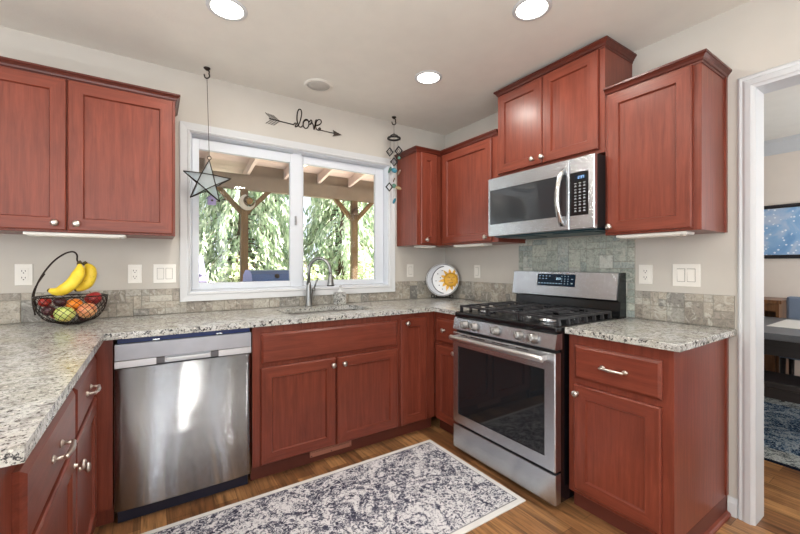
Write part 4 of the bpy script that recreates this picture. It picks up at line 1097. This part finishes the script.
t = thing('plate_stand', 'small dark wire stand holding the sun-and-moon plate', 'stand', (-0.155, -0.15, 0.914), pa)
m = MB()
for s in (-1, 1):
    m.tube(smooth([(s * 0.07, -0.058, 0.03), (s * 0.07, -0.05, 0.014), (s * 0.068, 0.0, 0.0055), (s * 0.064, 0.046, 0.014), (s * 0.05, 0.057, 0.12)]), 0.0045, 8)
    m.tube([(s * 0.085 + 0.014 * math.cos(a), -0.05, 0.026 + 0.014 * math.sin(a)) for a in [k * PI / 6 for k in range(12)]], 0.003, 6, closed=True)
m.tube([(-0.068, 0.045, 0.010), (0.068, 0.045, 0.010)], 0.004, 8); m.tube([(-0.05, 0.057, 0.12), (0.05, 0.057, 0.12)], 0.004, 8)
m.build('frame', M['blackmatte'], t)

# ================================================================ DINING ROOM
m = MB(); t = thing('area_rug', 'blue and cream patterned rug under the dining table', 'rug', (1.60, -2.35, 0))
hx, hy = 0.77, 1.35
m.box(-hx, hx, -hy, hy, 0.0005, 0.008, bev=0.002); m.build('binding', M['rug2_dark'], t)
m = MB(); m.box(-hx + 0.025, hx - 0.025, -hy + 0.025, hy - 0.025, 0.006, 0.0095); m.build('border', M['rug2_pale'], t)
m = MB(); m.box(-hx + 0.22, hx - 0.22, -hy + 0.22, hy - 0.22, 0.006, 0.0105); m.build('field', M['rug2'], t)
DARK = wood('dark_stained_wood', (26, 22, 22), (38, 33, 33), (50, 44, 44), axis='y', rough=0.35)
t = thing('dining_table', 'dark dining table with a grey top seen through the doorway', 'table', (1.68, -2.5, 0))
m = MB(); m.box(-0.54, 0.54, -0.80, 0.80, 0.715, 0.76, bev=0.004); m.build('tabletop', plain('grey_stone_top', (88, 92, 98), 0.3, var=0.15), t)
m = MB(); 
for a in ((-0.48, -0.46, -0.74, 0.74), (0.46, 0.48, -0.74, 0.74), (-0.46, 0.46, -0.74, -0.72), (-0.46, 0.46, 0.72, 0.74)): m.box(*a, 0.60, 0.7145)
m.build('apron', DARK, t)
for x in (-0.47, 0.47):
    for y in (-0.73, 0.73): m = MB(); m.box(x - 0.035, x + 0.035, y - 0.035, y + 0.035, 0.011, 0.7145, bev=0.004); m.build('leg', DARK, t)
m = MB(); m.box(1.52, 2.10, -2.55, -1.97, 0.7605, 0.763); tag(m.build('place_cloth', M['plastic']), 'white cloth laid on the dining table', 'cloth')
t = thing('dining_bench', 'dark wooden bench beside the dining table', 'bench', (1.12, -2.45, 0))
m = MB(); m.box(-0.17, 0.17, -0.62, 0.62, 0.43, 0.47, bev=0.006); m.build('seat', DARK, t)
m = MB(); m.box(-0.14, -0.12, -0.56, 0.56, 0.36, 0.4295); m.box(0.12, 0.14, -0.56, 0.56, 0.36, 0.4295); m.build('rail', DARK, t)
for x in (-0.13, 0.13):
    for y in (-0.56, 0.56): m = MB(); m.box(x - 0.026, x + 0.026, y - 0.026, y + 0.026, 0.011, 0.4295, bev=0.003); m.build('leg', DARK, t)
OAK = wood('brown_sideboard_wood', (84, 52, 30), (116, 76, 46), (140, 98, 62))
t = thing('sideboard', 'brown wooden sideboard against the far dining wall', 'sideboard', (2.665, -1.45, 0))
m = MB(); m.box(-0.22, 0.22, -0.42, 0.42, 0.86, 0.895, bev=0.004); m.build('top', OAK, t)
m = MB(); m.box(-0.20, 0.21, 0.38, 0.40, 0, 0.8595); m.box(-0.20, 0.21, -0.40, -0.38, 0, 0.8595); m.box(0.19, 0.21, -0.38, 0.38, 0.06, 0.8595); m.box(-0.20, 0.19, -0.38, 0.38, 0.06, 0.08)
m.box(-0.20, 0.19, -0.38, 0.38, 0.50, 0.52); m.box(-0.20, 0.19, -0.38, 0.38, 0.79, 0.8595); m.box(-0.20, 0.19, -0.20, -0.18, 0.52, 0.79); m.build('carcass', OAK, t)
for k in (0, 1):
    d = MB(); d.box(-0.22, -0.201, -0.38 + k * 0.385, -0.005 + k * 0.385, 0.085, 0.495, bev=0.003); o = d.build('door', OAK, t)
    m = MB(); m.ball((-0.23, -0.04 + k * 0.08, 0.30), 0.012); m.build('knob', M['wire'], o)
FAB = plain('blue_grey_upholstery', (116, 128, 146), 0.9, bumps=0.3, bscale=200)
t = thing('dining_chair', 'grey-blue upholstered chair at the far side of the dining table', 'chair', (2.42, -2.10, 0))
m = MB(); m.box(-0.16, 0.20, -0.22, 0.22, 0.40, 0.48, bev=0.02); m.build('seat', FAB, t)
m = MB(); m.box(0.13, 0.20, -0.22, 0.22, 0.485, 0.93, bev=0.02); m.build('backrest', FAB, t)
for x in (-0.13, 0.17):
    for y in (-0.19, 0.19): m = MB(); m.tube([(x, y, 0.011), (x, y, 0.405)], [0.014, 0.022], 8); m.build('leg', DARK, t)
t = thing('wall_picture', 'blue framed picture with white dots on the dining wall', 'picture', (2.9, -2.02, 1.56))
m = MB(); m.sweep([(-0.40, -0.235), (0.40, -0.235), (0.40, 0.235), (-0.40, 0.235)], [(0, 0), (0, 0.02), (0.012, 0.026), (0.035, 0.022), (0.038, 0)], True, lambda u, v, h: (-h - 0.001, u, v)); m.build('frame', plain('black_frame', (36, 32, 36), 0.35), t)
g = N('blue_print'); v = g.coord(); vo = g.n('TexVoronoi'); vo.inputs['Scale'].default_value = 27; g.l(v, vo.inputs['Vector'])
c = g.ramp(g.noise(v, 5, 3, 0.5, 1.0), [(0.3, srgb(112, 158, 208)), (0.5, srgb(146, 184, 222)), (0.66, srgb(190, 204, 226))])
c = g.mix(g.ramp(vo.outputs['Distance'], [(0.2, (1,) * 3), (0.27, (0,) * 3)]), c, srgb(236, 242, 250)); g.l(c, g.b.inputs['Base Color']); g.set(Roughness=0.3)
m = MB(); m.box(-0.012, -0.002, -0.40, 0.40, -0.235, 0.235); m.build('print', g.m, t)

# ================================================================ OUTSIDE
GR = plain('garden_ground', (98, 104, 70), 0.95, var=0.3); m = MB(); m.box(-30, 30, 3.4, 40, -0.4, -0.2); struct('ground', m, GR)
m = MB(); m.box(-6, 6, 0.16, 3.4, -0.4, -0.12); struct('patio', m, plain('concrete_patio', (196, 190, 182), 0.9, var=0.08))
PNK = plain('pale_painted_boards', (214, 196, 188), 0.7, var=0.05); BRN = plain('taupe_painted_beam', (122, 109, 95), 0.7, var=0.06)
PST = wood('post_wood', (84, 66, 44), (106, 84, 56), (126, 104, 74), rough=0.6, coat=0)
t = thing('patio_cover', 'wooden patio cover with pale rafters outside the window', 'patio cover', (0, 0, -0.12))
Z0 = 0.12
m = MB(); m.box(-5.5, 2.3, 2.555, 2.645, 2.235 + Z0, 2.435 + Z0); m.build('beam', BRN, t)
sl = 0.17; zr = lambda y: 2.437 + Z0 + (2.6 - y) * sl
rx = [-1.30 + 0.50 * k for k in range(-8, 8)]
for x in rx:
    m = MB(); m.prism([(0.165, zr(0.165)), (3.05, zr(3.05)), (3.05, zr(3.05) + 0.11), (0.165, zr(0.165) + 0.14)], x - 0.02, x + 0.02, 'yz'); m.build('rafter', PNK, t)
m = MB()
for k in range(21):
    y0 = 0.17 + k * 0.14; dz = 0.143
    m.prism([(y0, zr(y0) + dz), (y0 + 0.133, zr(y0 + 0.133) + dz), (y0 + 0.133, zr(y0 + 0.133) + dz + 0.02), (y0, zr(y0) + dz + 0.02)], -5.5, 2.3, 'yz')
m.prism([(0.165, zr(0.165) + 0.164), (3.12, zr(3.12) + 0.164), (3.12, zr(3.12) + 0.19), (0.165, zr(0.165) + 0.19)], -5.6, 2.4, 'yz'); m.build('roof_boards', PNK, t)
for a, b in zip(rx, rx[1:]):
    if abs(b + 1.30) < 0.02: continue        # the open bay
    m = MB(); m.box(a + 0.021, b - 0.021, 2.58, 2.62, 2.437 + Z0, 2.585 + Z0); m.build('blocking', BRN, t)
for px in (-1.346 - 3.284, -1.346 - 1.642, -1.346, 0.296, 1.938):
    m = MB(); m.box(px - 0.045, px + 0.045, 2.555, 2.645, 0, 2.234 + Z0); p = m.build('post', PST, t)
    for s in (-1, 1):
        m = MB(); m.prism([(px + s * 0.045, 1.90 + Z0), (px + s * 0.045, 1.99 + Z0), (px + s * 0.275, 2.234 + Z0), (px + s * 0.355, 2.234 + Z0)], 2.57, 2.63, 'xz'); m.build('brace', PST, p)
t = thing('moon_ornament', 'crescent moon ornament with a sun centre on the patio post', 'ornament', (-1.32, 2.535, 2.06))
ring = [(0.105 * math.cos(a), 0.105 * math.sin(a)) for a in [math.radians(100 + 300 * k / 24) for k in range(25)]]
inn = [(0.028 + 0.076 * math.cos(a), 0.02 + 0.076 * math.sin(a)) for a in [math.radians(385 - 270 * k / 24) for k in range(25)]]
m = MB(); m.prism(ring + inn, -0.012, 0.012, 'xz'); m.build('moon', plain('pale_moon_metal', (186, 182, 172), 0.5), t)
m = MB(); m.lathe([(0, 0), (0.046, 0), (0.046, 0.012), (0.03, 0.02), (0, 0.022)], (0.028, 0.0, 0.02), 20, M4=BT)
for e in (-1, 1): m.ball((0.028 + e * 0.016, -0.02, 0.03), 0.007, 8, 6)
m.build('sun_face', plain('rust_metal', (112, 84, 42), 0.6), t)
t = thing('sun_ornament', 'rusty sun plaque on the patio post seen through the fixed pane', 'ornament', (0.285, 2.535, 2.06))
m = MB(); m.lathe([(0, 0), (0.055, 0), (0.05, 0.012), (0, 0.02)], (0, 0, 0), 20, M4=BT); m.build('face', plain('rust_disc', (74, 54, 38), 0.6), t)
m = MB()
for k in range(14):
    a = k * PI / 7; m.prism([(0.052 * math.cos(a - 0.16), 0.052 * math.sin(a - 0.16)), (0.125 * math.cos(a), 0.125 * math.sin(a)), (0.052 * math.cos(a + 0.13), 0.052 * math.sin(a + 0.13))], -0.008, 0.0, 'xz')
m.build('rays', plain('rust_rays', (66, 48, 34), 0.6), t)
t = thing('birdhouse', 'small lilac birdhouse hanging from the patio beam', 'birdhouse', (-1.745, 2.53, 1.99))
LIL = plain('lilac_paint', (150, 140, 190), 0.6)
m = MB(); m.prism([(-0.045, 0), (0.045, 0), (0.045, 0.08), (0, 0.12), (-0.045, 0.08)], -0.04, 0.04, 'xz'); m.build('body', LIL, t)
m = MB()
for s in (-1, 1): m.prism([(s * 0.062, 0.068), (0, 0.123), (0, 0.133), (s * 0.068, 0.074)], -0.055, 0.055, 'xz')
m.build('roof', plain('lilac_roof', (120, 112, 160), 0.6), t)
m = MB(); m.lathe([(0, 0), (0.014, 0), (0.014, 0.002), (0, 0.002)], (0, -0.04, 0.05), 12, M4=BT); m.build('entrance', M['slot'], t)
m = MB(); m.tube([(0, 0, 0.13), (0, 0, 0.247)], 0.002, 5); m.build('cord', M['wire'], t)
t = thing('bell_chime', 'small dark bell hanging from the patio beam near the window mullion', 'chime', (-0.93, 2.58, 2.15))
m = MB(); m.lathe([(0.018, 0), (0.015, 0.012), (0.01, 0.026), (0.004, 0.034), (0, 0.035)], (0, 0, -0.04), 12); m.build('bell', M['wire'], t)
m = MB(); m.tube([(0, 0, -0.006), (0, 0, 0.0845)], 0.0018, 5); m.build('cord', M['wire'], t)
t = thing('barbecue_grill', 'barbecue with a rounded blue lid on the patio', 'grill', (-1.172, 1.8, -0.12))
m = MB(); pr = [(-0.27, 0.98 + Z0), (-0.27, 1.06 + Z0), (-0.24, 1.12 + Z0), (-0.17, 1.155 + Z0), (0.1, 1.165 + Z0), (0.24, 1.10 + Z0), (0.27, 0.98 + Z0)]
m.prism(pr, -0.29, 0.29, 'yz'); BL = plain('blue_enamel_lid', (58, 88, 140), 0.35); l_ = m.build('lid', BL, t)
m = MB(); m.lathe([(0, 0), (0.028, 0), (0.028, 0.004), (0, 0.004)], (-0.02, -0.264, 1.095 + Z0), 16, M4=Matrix.Rotation(PI / 2 - 0.5, 4, 'X')); m.build('badge', M['slot'], l_)
m = MB(); m.tube([(-0.22, -0.27, 1.01 + Z0), (-0.22, -0.31, 1.01 + Z0), (0.22, -0.31, 1.01 + Z0), (0.22, -0.27, 1.01 + Z0)], 0.011, 8); m.build('lid_handle', M['nickel'], l_)
m = MB(); m.box(-0.28, 0.28, -0.26, 0.26, 0.80 + Z0, 0.979 + Z0, bev=0.02); m.build('firebox', M['blackmatte'], t)
m = MB(); m.box(-0.27, 0.27, -0.25, 0.25, 0.05 + Z0 - 0.02, 0.799 + Z0, bev=0.008); m.build('cart', M['blackmatte'], t)
for x in (-0.22, 0.22):
    for y in (-0.2, 0.2): m = MB(); m.tube([(x - 0.015, y, 0.05), (x + 0.015, y, 0.05)], 0.05, 14); m.build('caster', M['blackmatte'], t)
t = thing('garden_shed', 'grey shed with a mauve roof beyond the patio', 'shed', (-2.15, 5.0, -0.2))
m = MB(); m.box(-1.0, 0.45, -0.5, 0.6, 0, 1.13); m.build('wall', plain('grey_shed_boards', (96, 94, 98), 0.8), t)
m = MB(); m.prism([(-0.62, 1.10), (0.05, 1.52), (0.72, 1.10), (0.72, 1.14), (0.05, 1.58), (-0.62, 1.14)], -1.1, 0.55, 'yz'); m.build('roof', plain('mauve_shingle', (110, 104, 132), 0.8), t)

# ---- trees
def leaf_mat(name, a, b, c_):
    g = N(name); geo = g.n('NewGeometry')
    c = g.ramp(geo.outputs['Random Per Island'], [(0.0, srgb(*a)), (0.5, srgb(*b)), (1.0, srgb(*c_))])
    g.l(c, g.b.inputs['Base Color']); g.set(Roughness=0.45)
    t_ = g.n('BsdfTranslucent'); g.l(c, t_.inputs[0]); ms = g.n('MixShader'); ms.inputs[0].default_value = 0.2
    g.l(g.b.outputs[0], ms.inputs[1]); g.l(t_.outputs[0], ms.inputs[2]); g.l(ms.outputs[0], g.t.nodes['Material Output'].inputs['Surface'])
    return g.m
LF = [leaf_mat('cedar_spray', (120, 148, 112), (196, 210, 178), (232, 236, 218)), leaf_mat('fir_spray', (84, 118, 88), (130, 158, 124), (190, 206, 172)), leaf_mat('shrub_leaf', (140, 164, 110), (200, 212, 172), (230, 232, 208))]
BARK = plain('bark', (92, 74, 60), 0.9, var=0.2)
def sprays(R, tips, n_leaf, L, w_, droop):
    """drooping fans of small pointed leaflets, one fan from each tip"""
    V, F = [], []
    for p, d_ in tips:
        p = Vector(p); d_ = Vector(d_)
        for k in range(n_leaf):
            u = k / n_leaf
            base = p + d_ * (L * u) + Vector((0, 0, -droop * L * u * u)) + Vector((R.gauss(0, 0.02), R.gauss(0, 0.02), R.gauss(0, 0.02)))
            dr = (d_ + Vector((R.uniform(-0.9, 0.9), R.uniform(-0.9, 0.9), -droop * 1.6 * u - R.uniform(0.0, 0.8)))).normalized()
            sd = dr.cross(Vector((R.uniform(-1, 1), R.uniform(-1, 1), R.uniform(-0.2, 1)))).normalized()
            l_ = L * R.uniform(0.35, 0.6); ww = w_ * R.uniform(0.7, 1.3); i0 = len(V)
            V += [base, base + dr * l_ * 0.45 + sd * ww, base + dr * l_, base + dr * l_ * 0.45 - sd * ww]; F.append((i0, i0 + 1, i0 + 2, i0 + 3))
    return V, F
def mesh_obj(name, V, F, mat, parent):
    me = bpy.data.meshes.new(name); me.from_pydata([tuple(v_) for v_ in V], [], F); me.materials.append(mat)
    o = bpy.data.objects.new(name, me); C.objects.link(o); o.parent = parent; return o
def conifer(label, x, y, h, rad, mat, seed, low=0.3, dens=1.0):
    R = random.Random(seed); t = thing('conifer_tree', label, 'tree', (x, y, -0.2), R.uniform(0, 6), None)
    m = MB(); m.tube([(0, 0, 0), (0.02, 0, h * 0.4), (0, 0.02, h * 0.97)], [0.16, 0.1, 0.02], 8); 
    tips = []; nb = int(150 * dens)
    for b in range(nb):
        u = (b + R.random()) / nb; z = low + (h - low) * u ** 1.15; a = b * 2.4 + R.uniform(-0.4, 0.4)
        Lb = rad * (1 - u) ** 0.8 * R.uniform(0.7, 1.1) + 0.15; pts = []
        for k in range(7):
            s = k / 6; pts.append(Vector((math.cos(a) * Lb * s, math.sin(a) * Lb * s, z + Lb * (0.18 * s - 0.55 * s * s))))
        m.tube(pts, [0.022 * (1 - 0.8 * k / 6) for k in range(7)], 4)
        for k in range(2, 7):
            for q in range(3):
                s = R.uniform(-0.5, 0.5); dv = (pts[k] - pts[k - 1]).normalized() + Vector((R.uniform(-0.6, 0.6), R.uniform(-0.6, 0.6), R.uniform(-0.7, 0)))
                tips.append((pts[k] + Vector((R.gauss(0, 0.05), R.gauss(0, 0.05), 0)), dv.normalized()))
    m.build('trunk', BARK, t); V, F = sprays(R, tips, 8, 0.38, 0.026, 1.1); mesh_obj('foliage', V, F, mat, t)
for lb, x, y, h, r_, mt, sd in (
    ('drooping conifer beyond the patio, behind the post with the moon ornament', -0.5, 7.4, 7.5, 1.45, 0, 1),
    ('darker conifer seen between the glass star and the moon post', -2.15, 9.8, 8.5, 1.4, 1, 2),
    ('darker conifer seen through the middle of the window, behind the grill', 0.75, 10.0, 9.0, 1.4, 1, 3),
    ('drooping conifer behind the post with the sun plaque', 2.2, 7.2, 7.8, 1.4, 0, 4),
    ('conifer farthest along the garden, past the sun-plaque post', 5.2, 7.4, 8.0, 1.4, 0, 5),
    ('pale conifer at the garden edge behind the shed', -3.8, 7.4, 7.5, 1.4, 0, 6),
    ('dark conifer standing deep behind the sun-plaque tree', 3.7, 10.2, 9.5, 1.4, 1, 7)): conifer(lb, x, y, h, r_, LF[mt], sd)
def shrub(label, x, y, r, h, seed):
    R = random.Random(seed); t = thing('garden_shrub', label, 'shrub', (x, y, -0.2))
    m = MB(); tips = []
    for b in range(60):
        a = R.uniform(0, 6.28); e = R.uniform(0.1, 1.45); d_ = Vector((math.cos(a) * math.cos(e) * r, math.sin(a) * math.cos(e) * r, h * (0.25 + 0.75 * math.sin(e)))) * R.uniform(0.75, 1.0)
        m.tube([(0, 0, 0), d_ * 0.5 + Vector((0, 0, 0.1)), d_], [0.015, 0.01, 0.004], 4)
        for q in range(7): tips.append((d_ * R.uniform(0.55, 1.0) + Vector((R.gauss(0, 0.08), R.gauss(0, 0.08), R.gauss(0, 0.06))), Vector((R.uniform(-1, 1), R.uniform(-1, 1), R.uniform(-0.3, 0.8))).normalized()))
    m.build('stems', BARK, t); V, F = sprays(R, tips, 6, 0.2, 0.026, 0.4); mesh_obj('foliage', V, F, LF[2], t)
shrub('leafy pale shrub beside the shed', -1.0, 4.6, 0.55, 1.7, 11)
shrub('rounded shrub behind the grill', 0.2, 4.8, 0.50, 1.55, 12)
shrub('rounded shrub behind the faucet', 1.6, 4.9, 0.50, 1.65, 13)
shrub('leafy shrub past the sun-plaque post', 2.8, 4.8, 0.55, 1.7, 14)
